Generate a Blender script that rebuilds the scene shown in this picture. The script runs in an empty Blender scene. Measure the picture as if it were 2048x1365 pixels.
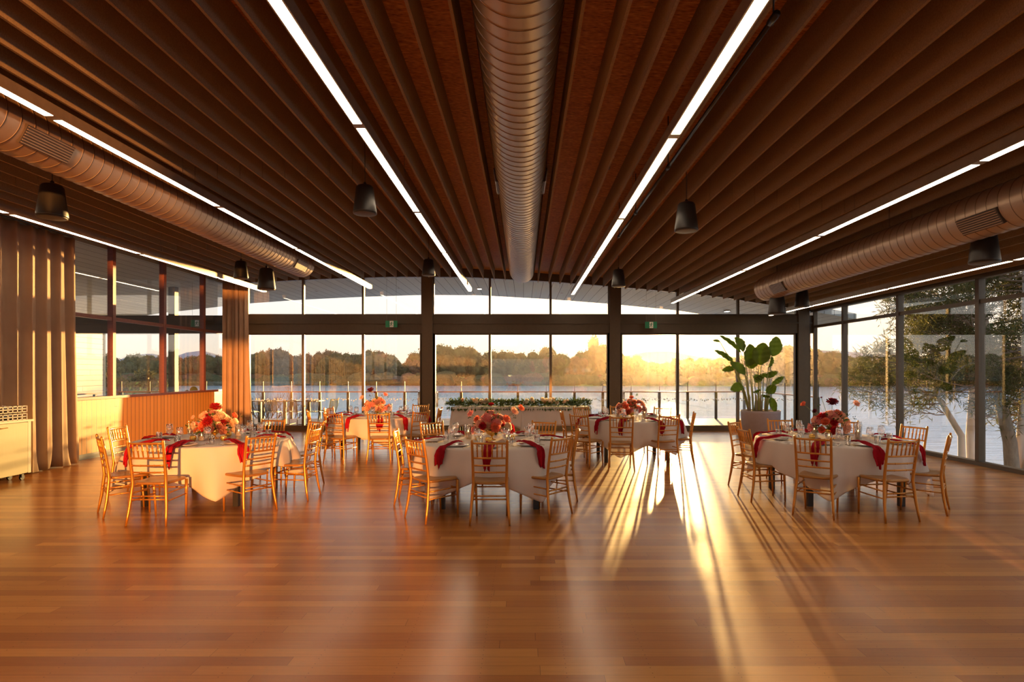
import bpy, math, random
from mathutils import Vector, Matrix, noise
PI = math.pi
R = math.radians
sc = bpy.context.scene
COL = sc.collection

# ------------------------------------------------------------------ camera, sky, sun, exposure
F = 1200.0                     # focal length in pixels of the 2048 px wide frame
EYE = 1.65
VPX, VPY = 1047.0, 743.0
cam = bpy.data.cameras.new('camera')
camo = bpy.data.objects.new('camera', cam)
COL.objects.link(camo)
camo.location = (0, 0, EYE)
camo.rotation_euler = (PI / 2, 0, 0)
cam.sensor_width = 36.0
cam.lens = 36.0 * F / 2048.0
cam.shift_x = -(VPX - 1024.0) / 2048.0
cam.shift_y = (VPY - 682.5) / 2048.0
cam.clip_start = 0.05
cam.clip_end = 5000
sc.camera = camo
sc.view_settings.view_transform = 'Standard'
sc.view_settings.look = 'None'
sc.view_settings.gamma = 1.0
sc.view_settings.use_curve_mapping = False
sc.view_settings.exposure = 0.3
sc.cycles.max_bounces = 10
sc.cycles.diffuse_bounces = 5
sc.cycles.glossy_bounces = 4
sc.cycles.transparent_max_bounces = 24
sc.cycles.sample_clamp_indirect = 6.0
sc.cycles.caustics_reflective = False
sc.cycles.caustics_refractive = False
sc.cycles.use_denoising = True

SUN_AZ, SUN_EL = R(13.6), R(3.0)          # low sun ahead, to the right of the view
SUNV = Vector((math.sin(SUN_AZ) * math.cos(SUN_EL), math.cos(SUN_AZ) * math.cos(SUN_EL), math.sin(SUN_EL)))


def sun_lamp(name, direction, strength, color, angle):
    l = bpy.data.lights.new(name, 'SUN')
    l.energy = strength
    l.color = color
    l.angle = angle
    o = bpy.data.objects.new(name, l)
    COL.objects.link(o)
    o.rotation_euler = direction.to_track_quat('Z', 'Y').to_euler()
    o.location = direction * 60
    return o


sun_lamp('low_sun', SUNV, 17.0, (1.0, 0.54, 0.18), R(0.6))
# the same sun thrown back by the neighbouring glazing behind the camera
MIR = bpy.data.lights.new('sun_mirrored_by_glazing', 'SPOT')
MIR.energy = 225000.0
MIR.color = (1.0, 0.36, 0.08)
MIR.spot_size = R(17)
MIR.spot_blend = 0.2
MIR.shadow_soft_size = 0.35
miro = bpy.data.objects.new('sun_mirrored_by_glazing', MIR)
COL.objects.link(miro)
miro.location = (10.2, -43.5, 2.6)
miro.rotation_euler = (Vector((10.2, -43.5, 2.6)) - Vector((-2.2, 8.0, 1.2))).to_track_quat('Z', 'Y').to_euler()

w = bpy.data.worlds.new('evening_sky')
sc.world = w
w.use_nodes = True
nt = w.node_tree
nt.nodes.clear()
N = nt.nodes.new
L = nt.links.new


def vmath(t, op, a, b=None):
    n = t.nodes.new('ShaderNodeVectorMath')
    n.operation = op
    for i, x in enumerate((a, b)):
        if x is None:
            continue
        if isinstance(x, (tuple, Vector)):
            n.inputs[i].default_value = x
        else:
            t.links.new(x, n.inputs[i])
    return n.outputs['Value'] if op in ('DOT_PRODUCT', 'LENGTH') else n.outputs[0]


def fmath(t, op, a, b=None, c=None):
    n = t.nodes.new('ShaderNodeMath')
    n.operation = op
    for i, x in enumerate((a, b, c)):
        if x is None:
            continue
        if isinstance(x, (int, float)):
            n.inputs[i].default_value = x
        else:
            t.links.new(x, n.inputs[i])
    return n.outputs[0]


def ramp(t, fac, stops, interp='LINEAR'):
    n = t.nodes.new('ShaderNodeValToRGB')
    n.color_ramp.interpolation = interp
    e = n.color_ramp.elements
    while len(e) < len(stops):
        e.new(0.5)
    for i, (p, c) in enumerate(stops):
        e[i].position = p
        e[i].color = (*c, 1)
    t.links.new(fac, n.inputs[0])
    return n.outputs[0]


tc = N('ShaderNodeTexCoord')
vec = vmath(nt, 'NORMALIZE', tc.outputs['Generated'])
sep = N('ShaderNodeSeparateXYZ')
L(vec, sep.inputs[0])
elev = fmath(nt, 'MAXIMUM', sep.outputs['Z'], 0.0)
skyc = ramp(nt, elev, [(0.0, (1.0, 0.82, 0.66)), (0.035, (0.98, 0.87, 0.76)), (0.10, (0.93, 0.92, 0.91)),
                       (0.3, (0.85, 0.91, 1.0)), (1.0, (0.42, 0.58, 0.95))])
d = fmath(nt, 'MAXIMUM', vmath(nt, 'DOT_PRODUCT', vec, tuple(SUNV)), 0.0)
g1 = fmath(nt, 'MULTIPLY', fmath(nt, 'POWER', d, 9000.0), 60.0)
g2 = fmath(nt, 'MULTIPLY', fmath(nt, 'POWER', d, 260.0), 2.2)
g3 = fmath(nt, 'MULTIPLY', fmath(nt, 'POWER', d, 18.0), 0.35)
g4 = fmath(nt, 'MULTIPLY', fmath(nt, 'POWER', d, 2.0), 0.25)
glow = fmath(nt, 'ADD', fmath(nt, 'ADD', g1, g2), fmath(nt, 'ADD', g3, g4))
gc = N('ShaderNodeVectorMath')
gc.operation = 'SCALE'
gc.inputs[0].default_value = (1.0, 0.72, 0.40)
L(glow, gc.inputs['Scale'])
addc = vmath(nt, 'ADD', skyc, gc.outputs[0])
bg = N('ShaderNodeBackground')
L(addc, bg.inputs['Color'])
bg.inputs['Strength'].default_value = 0.88
out = N('ShaderNodeOutputWorld')
L(bg.outputs[0], out.inputs[0])


# ------------------------------------------------------------------ materials
def new_mat(name):
    m = bpy.data.materials.new(name)
    m.use_nodes = True
    t = m.node_tree
    t.nodes.clear()
    o = t.nodes.new('ShaderNodeOutputMaterial')
    return m, t, o


def coords(t, scale=(1, 1, 1), kind='Object'):
    c = t.nodes.new('ShaderNodeTexCoord')
    mp = t.nodes.new('ShaderNodeMapping')
    mp.inputs['Scale'].default_value = scale
    t.links.new(c.outputs[kind], mp.inputs[0])
    return mp.outputs[0]


def noise_tex(t, vec, scale, detail=3.0, rough=0.55):
    n = t.nodes.new('ShaderNodeTexNoise')
    n.inputs['Scale'].default_value = scale
    n.inputs['Detail'].default_value = detail
    n.inputs['Roughness'].default_value = rough
    t.links.new(vec, n.inputs['Vector'])
    return n.outputs['Fac']


def bump(t, h, strength, dist=0.01):
    b = t.nodes.new('ShaderNodeBump')
    b.inputs['Strength'].default_value = strength
    b.inputs['Distance'].default_value = dist
    t.links.new(h, b.inputs['Height'])
    return b.outputs[0]


def pbsdf(t, o, color=None, rough=0.5, metal=0.0, coat=0.0, normal=None, spec=0.5, emis=None, es=0.0):
    b = t.nodes.new('ShaderNodeBsdfPrincipled')
    if color is not None:
        if isinstance(color, tuple):
            b.inputs['Base Color'].default_value = (*color, 1)
        else:
            t.links.new(color, b.inputs['Base Color'])
    if isinstance(rough, (int, float)):
        b.inputs['Roughness'].default_value = rough
    else:
        t.links.new(rough, b.inputs['Roughness'])
    b.inputs['Metallic'].default_value = metal
    b.inputs['Coat Weight'].default_value = coat
    b.inputs['Coat Roughness'].default_value = 0.28
    b.inputs['Specular IOR Level'].default_value = spec
    if normal is not None:
        t.links.new(normal, b.inputs['Normal'])
    if emis:
        b.inputs['Emission Color'].default_value = (*emis, 1)
        b.inputs['Emission Strength'].default_value = es
    if o is not None:
        t.links.new(b.outputs[0], o.inputs[0])
    return b


def mul(c, k):
    return tuple(x * k for x in c)


def simple(name, c, rough=0.5, metal=0.0, var=0.12, nscale=12.0, stretch=(1, 1, 1), bmp=0.0, coat=0.0, spec=0.5):
    m, t, o = new_mat(name)
    v = coords(t, stretch)
    f = noise_tex(t, v, nscale)
    col = ramp(t, f, [(0.25, mul(c, 1 - var)), (0.75, mul(c, 1 + var))])
    nrm = bump(t, f, bmp) if bmp else None
    pbsdf(t, o, col, rough, metal, coat, nrm, spec)
    return m


def fabric(name, c, trans=0.3, var=0.06, bmp=0.15, nscale=300.0, rough=0.9):
    m, t, o = new_mat(name)
    v = coords(t)
    f = noise_tex(t, v, nscale, 2)
    f2 = noise_tex(t, v, 3.0, 2)
    col = ramp(t, f2, [(0.3, mul(c, 1 - var)), (0.7, mul(c, 1 + var))])
    b = pbsdf(t, None, col, rough, normal=bump(t, f, bmp, 0.002), spec=0.2)
    tr = t.nodes.new('ShaderNodeBsdfTranslucent')
    t.links.new(col, tr.inputs[0])
    mx = t.nodes.new('ShaderNodeMixShader')
    mx.inputs[0].default_value = trans
    t.links.new(b.outputs[0], mx.inputs[1])
    t.links.new(tr.outputs[0], mx.inputs[2])
    t.links.new(mx.outputs[0], o.inputs[0])
    return m


def glass(name, tint=(0.97, 0.98, 0.97), ior=1.5, boost=1.0, rough=0.0, base=0.0):
    m, t, o = new_mat(name)
    fr = t.nodes.new('ShaderNodeFresnel')
    ge = t.nodes.new('ShaderNodeNewGeometry')      # same reflectance on both faces of a pane
    t.links.new(fmath(t, 'MULTIPLY_ADD', ge.outputs['Backfacing'], 1 / ior - ior, ior), fr.inputs[0])
    k = fmath(t, 'MINIMUM', fmath(t, 'MULTIPLY_ADD', fr.outputs[0], boost, base), 1.0)
    tr = t.nodes.new('ShaderNodeBsdfTransparent')
    tr.inputs[0].default_value = (*tint, 1)
    gl = t.nodes.new('ShaderNodeBsdfGlossy')
    gl.inputs['Roughness'].default_value = rough
    gl.inputs['Color'].default_value = (1, 1, 1, 1)
    mx = t.nodes.new('ShaderNodeMixShader')
    t.links.new(k, mx.inputs[0])
    t.links.new(tr.outputs[0], mx.inputs[1])
    t.links.new(gl.outputs[0], mx.inputs[2])
    t.links.new(mx.outputs[0], o.inputs[0])
    return m


def emissive(name, c, s):
    m, t, o = new_mat(name)
    e = t.nodes.new('ShaderNodeEmission')
    e.inputs[0].default_value = (*c, 1)
    e.inputs[1].default_value = s
    t.links.new(e.outputs[0], o.inputs[0])
    return m


def plank_mat(name, pw, pl, stops, rough, along='X', grain=1.0, coat=0.0, seam=(0.02, 0.0025), nails=False, bmp=0.05, spec=0.5):
    """Boards of width pw and length pl, each with a colour of its own."""
    m, t, o = new_mat(name)
    c = t.nodes.new('ShaderNodeTexCoord')
    s = t.nodes.new('ShaderNodeSeparateXYZ')
    t.links.new(c.outputs['Object'], s.inputs[0])
    if along == 'X':
        u, v = s.outputs['X'], s.outputs['Y']
    elif along == 'Y':
        u, v = s.outputs['Y'], s.outputs['X']
    elif along == 'Z':                       # vertical boards on a wall running in Y
        u, v = s.outputs['Z'], s.outputs['Y']
    else:                                    # horizontal boards on an upright wall
        u, v = s.outputs['X'], s.outputs['Z']
    vr = fmath(t, 'DIVIDE', v, pw)
    row = fmath(t, 'FLOOR', vr)
    wn = t.nodes.new('ShaderNodeTexWhiteNoise')
    wn.noise_dimensions = '1D'
    t.links.new(row, wn.inputs['W'])
    off = fmath(t, 'MULTIPLY', wn.outputs['Value'], 7.3)
    ur = fmath(t, 'ADD', fmath(t, 'DIVIDE', u, pl), off)
    cc = fmath(t, 'FLOOR', ur)
    cb = t.nodes.new('ShaderNodeCombineXYZ')
    t.links.new(row, cb.inputs[0])
    t.links.new(cc, cb.inputs[1])
    wn2 = t.nodes.new('ShaderNodeTexWhiteNoise')
    wn2.noise_dimensions = '2D'
    t.links.new(cb.outputs[0], wn2.inputs['Vector'])
    base = ramp(t, wn2.outputs['Value'], stops)
    st = {'X': (1.2, 26, 1), 'Y': (26, 1.2, 1), 'Z': (1, 26, 1.2), 'W': (1.2, 1, 26)}[along]
    mp = t.nodes.new('ShaderNodeMapping')
    mp.inputs['Scale'].default_value = st
    t.links.new(c.outputs['Object'], mp.inputs[0])
    g = noise_tex(t, mp.outputs[0], 2.2, 5, 0.65)
    gk = fmath(t, 'MULTIPLY_ADD', g, 0.55 * grain, 1 - 0.27 * grain)
    sc_ = t.nodes.new('ShaderNodeVectorMath')
    sc_.operation = 'SCALE'
    t.links.new(base, sc_.inputs[0])
    t.links.new(gk, sc_.inputs['Scale'])
    fv = fmath(t, 'FRACT', vr)
    dv = fmath(t, 'MULTIPLY', fmath(t, 'MINIMUM', fv, fmath(t, 'SUBTRACT', 1.0, fv)), pw)
    fu = fmath(t, 'FRACT', ur)
    du = fmath(t, 'MULTIPLY', fmath(t, 'MINIMUM', fu, fmath(t, 'SUBTRACT', 1.0, fu)), pl)
    dm = fmath(t, 'MINIMUM', dv, du)
    k = fmath(t, 'SUBTRACT', 1.0, fmath(t, 'LESS_THAN', dm, seam[1]))
    if nails:                                # dark nail dots, pairs near every half metre
        un = fmath(t, 'FRACT', fmath(t, 'DIVIDE', u, 0.47))
        a = fmath(t, 'MULTIPLY', fmath(t, 'ABSOLUTE', fmath(t, 'SUBTRACT', un, 0.5)), 0.47)
        b2 = fmath(t, 'ABSOLUTE', fmath(t, 'SUBTRACT', dv, 0.022))
        rr = fmath(t, 'ADD', fmath(t, 'MULTIPLY', a, a), fmath(t, 'MULTIPLY', b2, b2))
        k = fmath(t, 'MULTIPLY', k, fmath(t, 'SUBTRACT', 1.0, fmath(t, 'LESS_THAN', rr, 0.000012)))
    kk = fmath(t, 'MULTIPLY_ADD', k, 1 - seam[0], seam[0])
    s2 = t.nodes.new('ShaderNodeVectorMath')
    s2.operation = 'SCALE'
    t.links.new(sc_.outputs[0], s2.inputs[0])
    t.links.new(kk, s2.inputs['Scale'])
    h = fmath(t, 'ADD', fmath(t, 'MULTIPLY', g, 0.25), fmath(t, 'ADD', k, fmath(t, 'MULTIPLY', wn2.outputs['Value'], 0.35)))
    if isinstance(rough, tuple):
        rg = fmath(t, 'MULTIPLY_ADD', g, rough[1] - rough[0], rough[0])
    else:
        rg = rough
    pbsdf(t, o, s2.outputs[0], rg, coat=coat, normal=bump(t, h, bmp, 0.004), spec=spec)
    return m


M = {}
M['floor'] = plank_mat('floor_boards', 0.105, 1.9, [(0, (0.31, 0.105, 0.018)), (0.35, (0.40, 0.145, 0.027)), (0.7, (0.45, 0.175, 0.034)), (1, (0.54, 0.235, 0.052))],
                       (0.20, 0.30), 'X', 0.8, seam=(0.35, 0.0012), nails=True, bmp=0.03, coat=0.25)
M['deck'] = plank_mat('deck_boards', 0.14, 4.5, [(0, (0.20, 0.17, 0.15)), (1, (0.33, 0.29, 0.25))], 0.55, 'X', 1.0, seam=(0.1, 0.004))
M['wainscot'] = plank_mat('wainscot_boards', 0.128, 40.0, [(0, (0.74, 0.33, 0.045)), (1, (0.84, 0.39, 0.06))], 0.5, 'Z', 0.25, seam=(0.12, 0.006), bmp=0.3)
M['weatherboard'] = plank_mat('weatherboard', 0.2, 60.0, [(0, (0.72, 0.62, 0.46)), (1, (0.80, 0.69, 0.52))], 0.7, 'W', 0.2, seam=(0.3, 0.008), bmp=0.3)
M['soffit'] = plank_mat('soffit_boards', 0.28, 60.0, [(0, (0.48, 0.53, 0.50)), (1, (0.56, 0.61, 0.57))], 0.6, 'Y', 0.15, seam=(0.12, 0.007), bmp=0.3)


def osb():
    m, t, o = new_mat('strand_board_ceiling')
    v = coords(t, (2, 12, 2))
    n1 = noise_tex(t, v, 2.6, 5, 0.8)
    v2 = coords(t, (9, 26, 6))
    vo = t.nodes.new('ShaderNodeTexVoronoi')
    vo.inputs['Scale'].default_value = 2.2
    t.links.new(v2, vo.inputs['Vector'])
    k = fmath(t, 'ADD', fmath(t, 'MULTIPLY', n1, 0.7), fmath(t, 'MULTIPLY', vo.outputs['Distance'], 0.35))
    c = ramp(t, k, [(0.30, (0.12, 0.035, 0.01)), (0.44, (0.44, 0.165, 0.035)), (0.62, (0.64, 0.27, 0.06)), (0.8, (0.85, 0.46, 0.13))])
    pbsdf(t, o, c, 0.65, normal=bump(t, k, 0.2, 0.004), spec=0.3)
    return m


M['osb'] = osb()
M['baffle'] = simple('felt_baffle', (0.33, 0.25, 0.16), 0.95, var=0.22, nscale=90, bmp=0.1, spec=0.1)
M['duct'] = simple('spiral_duct_metal', (0.46, 0.36, 0.26), 0.32, 0.95, 0.04, 4)
M['duct_painted'] = simple('painted_duct', (0.38, 0.27, 0.19), 0.36, 0.4, 0.04, 4)
M['duct_seam'] = simple('duct_seam', (0.10, 0.06, 0.035), 0.4, 0.8)
M['vent_dark'] = simple('vent_grille', (0.08, 0.06, 0.05), 0.5, 0.3)
M['black'] = simple('black_plastic', (0.018, 0.016, 0.015), 0.42)
M['speaker_grille'] = simple('speaker_grille', (0.10, 0.085, 0.07), 0.5, 0.4, nscale=200)
M['lamp_body'] = simple('lamp_housing', (0.30, 0.24, 0.18), 0.4, 0.4)
M['strip'] = emissive('lamp_diffuser', (1.0, 0.76, 0.52), 13.0)
M['small_lamp'] = emissive('small_lamp_diffuser', (1.0, 0.88, 0.75), 4.0)
M['wire'] = simple('steel_wire', (0.25, 0.2, 0.15), 0.4, 0.8)
M['frame'] = simple('dark_bronze_frame', (0.10, 0.075, 0.048), 0.42, 0.3, var=0.08)
M['frame_red'] = simple('red_brown_timber', (0.20, 0.062, 0.035), 0.4, var=0.2, stretch=(1, 1, 8))
M['beam'] = simple('beam_cladding', (0.075, 0.056, 0.034), 0.5, 0.1, var=0.08)
M['skirt'] = simple('grey_skirting', (0.17, 0.17, 0.18), 0.5)
M['plaster'] = simple('rear_plaster', (0.48, 0.30, 0.18), 0.8, nscale=3)
M['pane'] = glass('window_glass', (0.975, 0.985, 0.975), 1.5, 1.25)
M['rail_glass'] = glass('railing_glass', (0.92, 0.96, 0.95), 1.45, 1.0)
M['glassware'] = glass('clear_glassware', (0.985, 0.985, 0.98), 1.55, 2.6, 0.02, 0.07)
M['decal'] = simple('frosted_decal', (0.9, 0.88, 0.84), 0.5, var=0.02)
M['curtain'] = fabric('sand_curtain', (0.50, 0.345, 0.225), 0.12)
M['cloth'] = fabric('white_linen', (0.80, 0.74, 0.70), 0.28, 0.02)
M['napkin'] = fabric('crimson_gauze', (0.42, 0.008, 0.022), 0.3, 0.25, 0.5, 90)
M['gold'] = simple('gold_chair_paint', (0.52, 0.225, 0.03), 0.32, 0.6, 0.07, 10, coat=0.25)
M['seat'] = simple('gold_seat_paint', (0.36, 0.165, 0.03), 0.33, 0.3, 0.08, 8, coat=0.12)
M['gold_glass'] = simple('gold_votive', (0.85, 0.55, 0.14), 0.15, 0.9, 0.3, 60, bmp=0.3)
M['china'] = simple('white_china', (0.82, 0.76, 0.68), 0.18, var=0.02, coat=0.4)
M['steel'] = simple('cutlery_steel', (0.75, 0.68, 0.6), 0.15, 1.0, 0.03)
M['wax'] = fabric('candle_wax', (0.88, 0.74, 0.52), 0.35, 0.03, 0.0)
M['flame'] = emissive('candle_flame', (1.0, 0.6, 0.2), 9.0)
M['sage'] = simple('sage_cabinet_laminate', (0.46, 0.385, 0.19), 0.45, var=0.05, stretch=(1, 30, 1), nscale=5)
M['cream'] = simple('cream_laminate', (0.62, 0.55, 0.38), 0.4, var=0.03)
M['brass'] = simple('brass_handle', (0.75, 0.48, 0.14), 0.25, 1.0)
M['rack'] = simple('rack_plastic', (0.55, 0.43, 0.33), 0.5)
M['pot'] = simple('lilac_grey_planter', (0.36, 0.29, 0.29), 0.7, var=0.06)
M['soil'] = simple('potting_bark', (0.22, 0.12, 0.07), 0.95, var=0.4, nscale=40, bmp=0.8)
M['exit_green'] = simple('exit_sign_green', (0.0, 0.22, 0.10), 0.4, var=0.02)
M['exit_white'] = simple('exit_sign_white', (0.85, 0.9, 0.86), 0.4, var=0.02)
M['rail_timber'] = simple('handrail_timber', (0.33, 0.15, 0.08), 0.4, var=0.15, stretch=(6, 1, 1))
M['post'] = simple('railing_post', (0.11, 0.09, 0.06), 0.45, 0.4)
M['deck_chair'] = simple('outdoor_chair_metal', (0.07, 0.075, 0.06), 0.35, 0.4)
M['deck_chair_green'] = simple('green_chair_metal', (0.12, 0.22, 0.17), 0.35, 0.3)
M['deck_table'] = simple('outdoor_table', (0.30, 0.28, 0.25), 0.3)
M['bark'] = simple('grey_bark', (0.30, 0.23, 0.17), 0.9, var=0.35, nscale=14, stretch=(1, 1, 0.3), bmp=0.6)
M['pale_bark'] = simple('pale_bark', (0.62, 0.58, 0.56), 0.85, var=0.12, nscale=9, stretch=(1, 1, 0.3), bmp=0.4)
M['twig'] = simple('bare_twigs', (0.22, 0.12, 0.08), 0.9, var=0.2)
M['tree_base'] = simple('shore_ground', (0.13, 0.13, 0.05), 0.95, var=0.35, nscale=0.3)
M['grass'] = simple('bank_grass', (0.15, 0.24, 0.05), 0.95, var=0.3, nscale=0.4)
M['hill'] = simple('haze_tinted_hill', (0.30, 0.33, 0.36), 1.0, var=0.08, nscale=0.01)  # distance haze is put into this pale blue grey
M['garland'] = fabric('eucalyptus_leaf', (0.10, 0.15, 0.05), 0.35, 0.35, 0.0)


def leafmat(name, c, tr=0.35, var=0.3, nscale=2.0):
    return fabric(name, c, tr, var, 0.0, nscale, 0.7)


M['pine'] = leafmat('pine_needles', (0.095, 0.10, 0.03), 0.4, 0.4)
M['leaf_big'] = leafmat('banana_leaf', (0.16, 0.24, 0.04), 0.4, 0.15)
M['stalk'] = simple('plant_stalk', (0.25, 0.26, 0.08), 0.6)
M['crown0'] = leafmat('dark_gum_foliage', (0.075, 0.085, 0.03), 0.2, 0.4, 0.5)
M['crown1'] = leafmat('olive_foliage', (0.12, 0.105, 0.035), 0.2, 0.4, 0.5)
M['crown2'] = leafmat('russet_foliage', (0.16, 0.09, 0.045), 0.2, 0.4, 0.5)
M['willow'] = leafmat('fresh_green_foliage', (0.20, 0.32, 0.05), 0.4, 0.3)
for nm, c in dict(cream=(0.85, 0.68, 0.50), blush=(0.92, 0.58, 0.42), coral=(0.85, 0.24, 0.13), crimson=(0.50, 0.02, 0.03),
                  mauve=(0.66, 0.33, 0.28), pink=(0.90, 0.40, 0.36), burgundy=(0.16, 0.015, 0.025), white=(0.85, 0.82, 0.72)).items():
    M['bloom_' + nm] = fabric('petal_' + nm, c, 0.5, 0.12, 0.0, 5)


def water():
    m, t, o = new_mat('lake_water')
    v = coords(t, (0.35, 1.2, 1))
    n1 = noise_tex(t, v, 0.9, 6, 0.65)
    v2 = coords(t, (0.1, 0.3, 1))
    n2 = noise_tex(t, v2, 0.4, 3)
    h = fmath(t, 'ADD', n1, fmath(t, 'MULTIPLY', n2, 0.8))
    pbsdf(t, o, (0.50, 0.60, 0.68), 0.12, 0.0, normal=bump(t, h, 0.30, 0.5), spec=1.0)
    return m


M['water'] = water()


# ------------------------------------------------------------------ mesh building
class MB:
    def __init__(s):
        s.v = []
        s.f = []
        s.m = []
        s.cur = 0

    def add(s, vs, fs):
        b = len(s.v)
        s.v.extend([tuple(x) for x in vs])
        for f in fs:
            s.f.append(tuple(b + i for i in f))
            s.m.append(s.cur)

    def box(s, x0, x1, y0, y1, z0, z1, rot=None, org=None):
        vs = [Vector((x, y, z)) for z in (z0, z1) for y in (y0, y1) for x in (x0, x1)]
        if rot is not None:
            o = Vector(org or (0, 0, 0))
            vs = [rot @ (p - o) + o for p in vs]
        s.add(vs, [(0, 2, 3, 1), (4, 5, 7, 6), (0, 1, 5, 4), (2, 6, 7, 3), (0, 4, 6, 2), (1, 3, 7, 5)])

    def tube(s, pts, r, n=8, caps=True, flat=1.0):
        pts = [Vector(p) for p in pts]
        k = len(pts)
        rs = r if isinstance(r, (list, tuple)) else [r] * k
        rings = []
        ref = None
        for i, p in enumerate(pts):
            a = pts[max(i - 1, 0)]
            b = pts[min(i + 1, k - 1)]
            t = (b - a)
            if t.length < 1e-9:
                t = Vector((0, 0, 1))
            t.normalize()
            if ref is None:
                ref = Vector((1, 0, 0)) if abs(t.x) < 0.9 else Vector((0, 1, 0))
            u = (ref - t * ref.dot(t)).normalized()
            ref = u
            w_ = t.cross(u)
            rings.append([p + (u * math.cos(2 * PI * j / n) + w_ * math.sin(2 * PI * j / n) * flat) * rs[i] for j in range(n)])
        vs = [q for rg in rings for q in rg]
        fs = []
        for i in range(k - 1):
            for j in range(n):
                fs.append((i * n + j, i * n + (j + 1) % n, (i + 1) * n + (j + 1) % n, (i + 1) * n + j))
        if caps:
            fs.append(tuple(range(n - 1, -1, -1)))
            fs.append(tuple((k - 1) * n + j for j in range(n)))
        s.add(vs, fs)

    def lathe(s, prof, n=20, c=(0, 0, 0), close=False):
        vs = []
        for (r, z) in prof:
            for j in range(n):
                a = 2 * PI * j / n
                vs.append((c[0] + r * math.cos(a), c[1] + r * math.sin(a), c[2] + z))
        fs = []
        for i in range(len(prof) - 1):
            for j in range(n):
                fs.append((i * n + j, i * n + (j + 1) % n, (i + 1) * n + (j + 1) % n, (i + 1) * n + j))
        if close:
            fs.append(tuple(range(n - 1, -1, -1)))
            fs.append(tuple((len(prof) - 1) * n + j for j in range(n)))
        s.add(vs, fs)

    def grid(s, nu, nv, fn, wrap=False):
        vs = [fn(i / (nu if wrap else nu - 1), j / (nv - 1)) for j in range(nv) for i in range(nu)]
        fs = []
        for j in range(nv - 1):
            for i in range(nu if wrap else nu - 1):
                i2 = (i + 1) % nu
                fs.append((j * nu + i, j * nu + i2, (j + 1) * nu + i2, (j + 1) * nu + i))
        s.add(vs, fs)

    def ball(s, c, r, nu=10, nv=7, f=None):
        def fn(u, v):
            a, b = 2 * PI * u, PI * v
            dd = Vector((math.sin(b) * math.cos(a), math.sin(b) * math.sin(a), math.cos(b)))
            k = f(dd) if f else 1.0
            rr = r if isinstance(r, (tuple, list)) else (r, r, r)
            return (c[0] + dd.x * rr[0] * k, c[1] + dd.y * rr[1] * k, c[2] + dd.z * rr[2] * k)
        s.grid(nu, nv, fn, True)

    def build(s, name, mats, parent=None, smooth=False, thick=0.0):
        me = bpy.data.meshes.new(name)
        me.from_pydata(s.v, [], s.f)
        if not isinstance(mats, (list, tuple)):
            mats = [mats]
        for m in mats:
            me.materials.append(m)
        if len(mats) > 1:
            me.polygons.foreach_set('material_index', s.m)
        if smooth:
            me.polygons.foreach_set('use_smooth', [True] * len(me.polygons))
        me.update()
        o = bpy.data.objects.new(name, me)
        COL.objects.link(o)
        if parent is not None:
            o.parent = parent
        if thick:
            md = o.modifiers.new('thickness', 'SOLIDIFY')
            md.thickness = thick
            md.offset = 0
        return o


def tag(o, label=None, cat=None, group=None, kind=None):
    if label:
        o['label'] = label
    if cat:
        o['category'] = cat
    if group:
        o['group'] = group
    if kind:
        o['kind'] = kind
    return o


def thing(name, label, cat, loc=(0, 0, 0), rz=0.0, group=None):
    o = bpy.data.objects.new(name, None)
    COL.objects.link(o)
    o.location = loc
    o.rotation_euler = (0, 0, rz)
    o.empty_display_size = 0.1
    return tag(o, label, cat, group)


def children(o):
    return [c for c in KIDS.get(o.name, [])]


def copy_tree(o, parent=None):
    c = o.copy()
    COL.objects.link(c)
    c.parent = parent
    for ch in list(o.children):
        copy_tree(ch, c)
    return c


def place(proto, used, loc, rz, label, cat=None, group=None):
    """first use moves the prototype itself, later uses copy it with its parts"""
    o = proto if proto.name not in used else copy_tree(proto)
    used.add(proto.name)
    o.location = loc
    o.rotation_euler = (0, 0, rz)
    tag(o, label, cat, group)
    return o


def struct(name, mb, mat, label=None, parent=None, smooth=False):
    o = mb.build(name, mat, parent, smooth)
    if parent is None:
        o['kind'] = 'structure'
        o['category'] = name.split('_')[0]
        if label:
            o['label'] = label
    return o


def interp(tab, x):
    if x <= tab[0][0]:
        a, b = tab[0], tab[1]
    elif x >= tab[-1][0]:
        a, b = tab[-2], tab[-1]
    else:
        for a, b in zip(tab, tab[1:]):
            if x <= b[0]:
                break
    return a[1] + (b[1] - a[1]) * (x - a[0]) / (b[0] - a[0])


def at(px, py_or_none, d):
    """world x of a pixel column at depth d, and z of a pixel row"""
    x = (px - VPX) * d / F
    if py_or_none is None:
        return x
    return x, EYE + (VPY - py_or_none) * d / F


XL, XR, YB = -8.2, 8.0, 16.64       # room: left wall, right wall, lakeside wall
YF = -6.0
ARCH = [(-8.4, 2.35), (-7.28, 2.418), (-6.41, 2.459), (-5.24, 2.505), (-4.05, 2.54), (-3.15, 2.552), (-2.2, 2.55), (-1.385, 2.526), (-.45, 2.469), (.747, 2.384), (1.89, 2.31),
        (3.08, 2.2), (3.95, 2.12), (4.85, 2.02), (5.43, 1.96), (6.34, 1.847), (7.3, 1.73), (8.2, 1.62)]
SOFF = [(-15, 1.58), (-12.7, 2.0), (-10.6, 2.23), (-9.67, 2.34), (-7.68, 2.48), (-5.6, 2.58), (-3.54, 2.645), (-1.5, 2.635), (.88, 2.5), (2.96, 2.34), (5.4, 2.1), (6.6, 1.90), (8.0, 1.68), (9.5, 1.42)]


def zb(x):
    return EYE + interp(ARCH, x)


def zs(x):
    return EYE + interp(SOFF, x)


# ------------------------------------------------------------------ setting
mb = MB()
mb.box(XL - 0.1, XR + 0.1, YF, YB, -0.12, 0.0)
struct('floor', mb, M['floor'], 'polished orange brown timber board floor')

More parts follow.
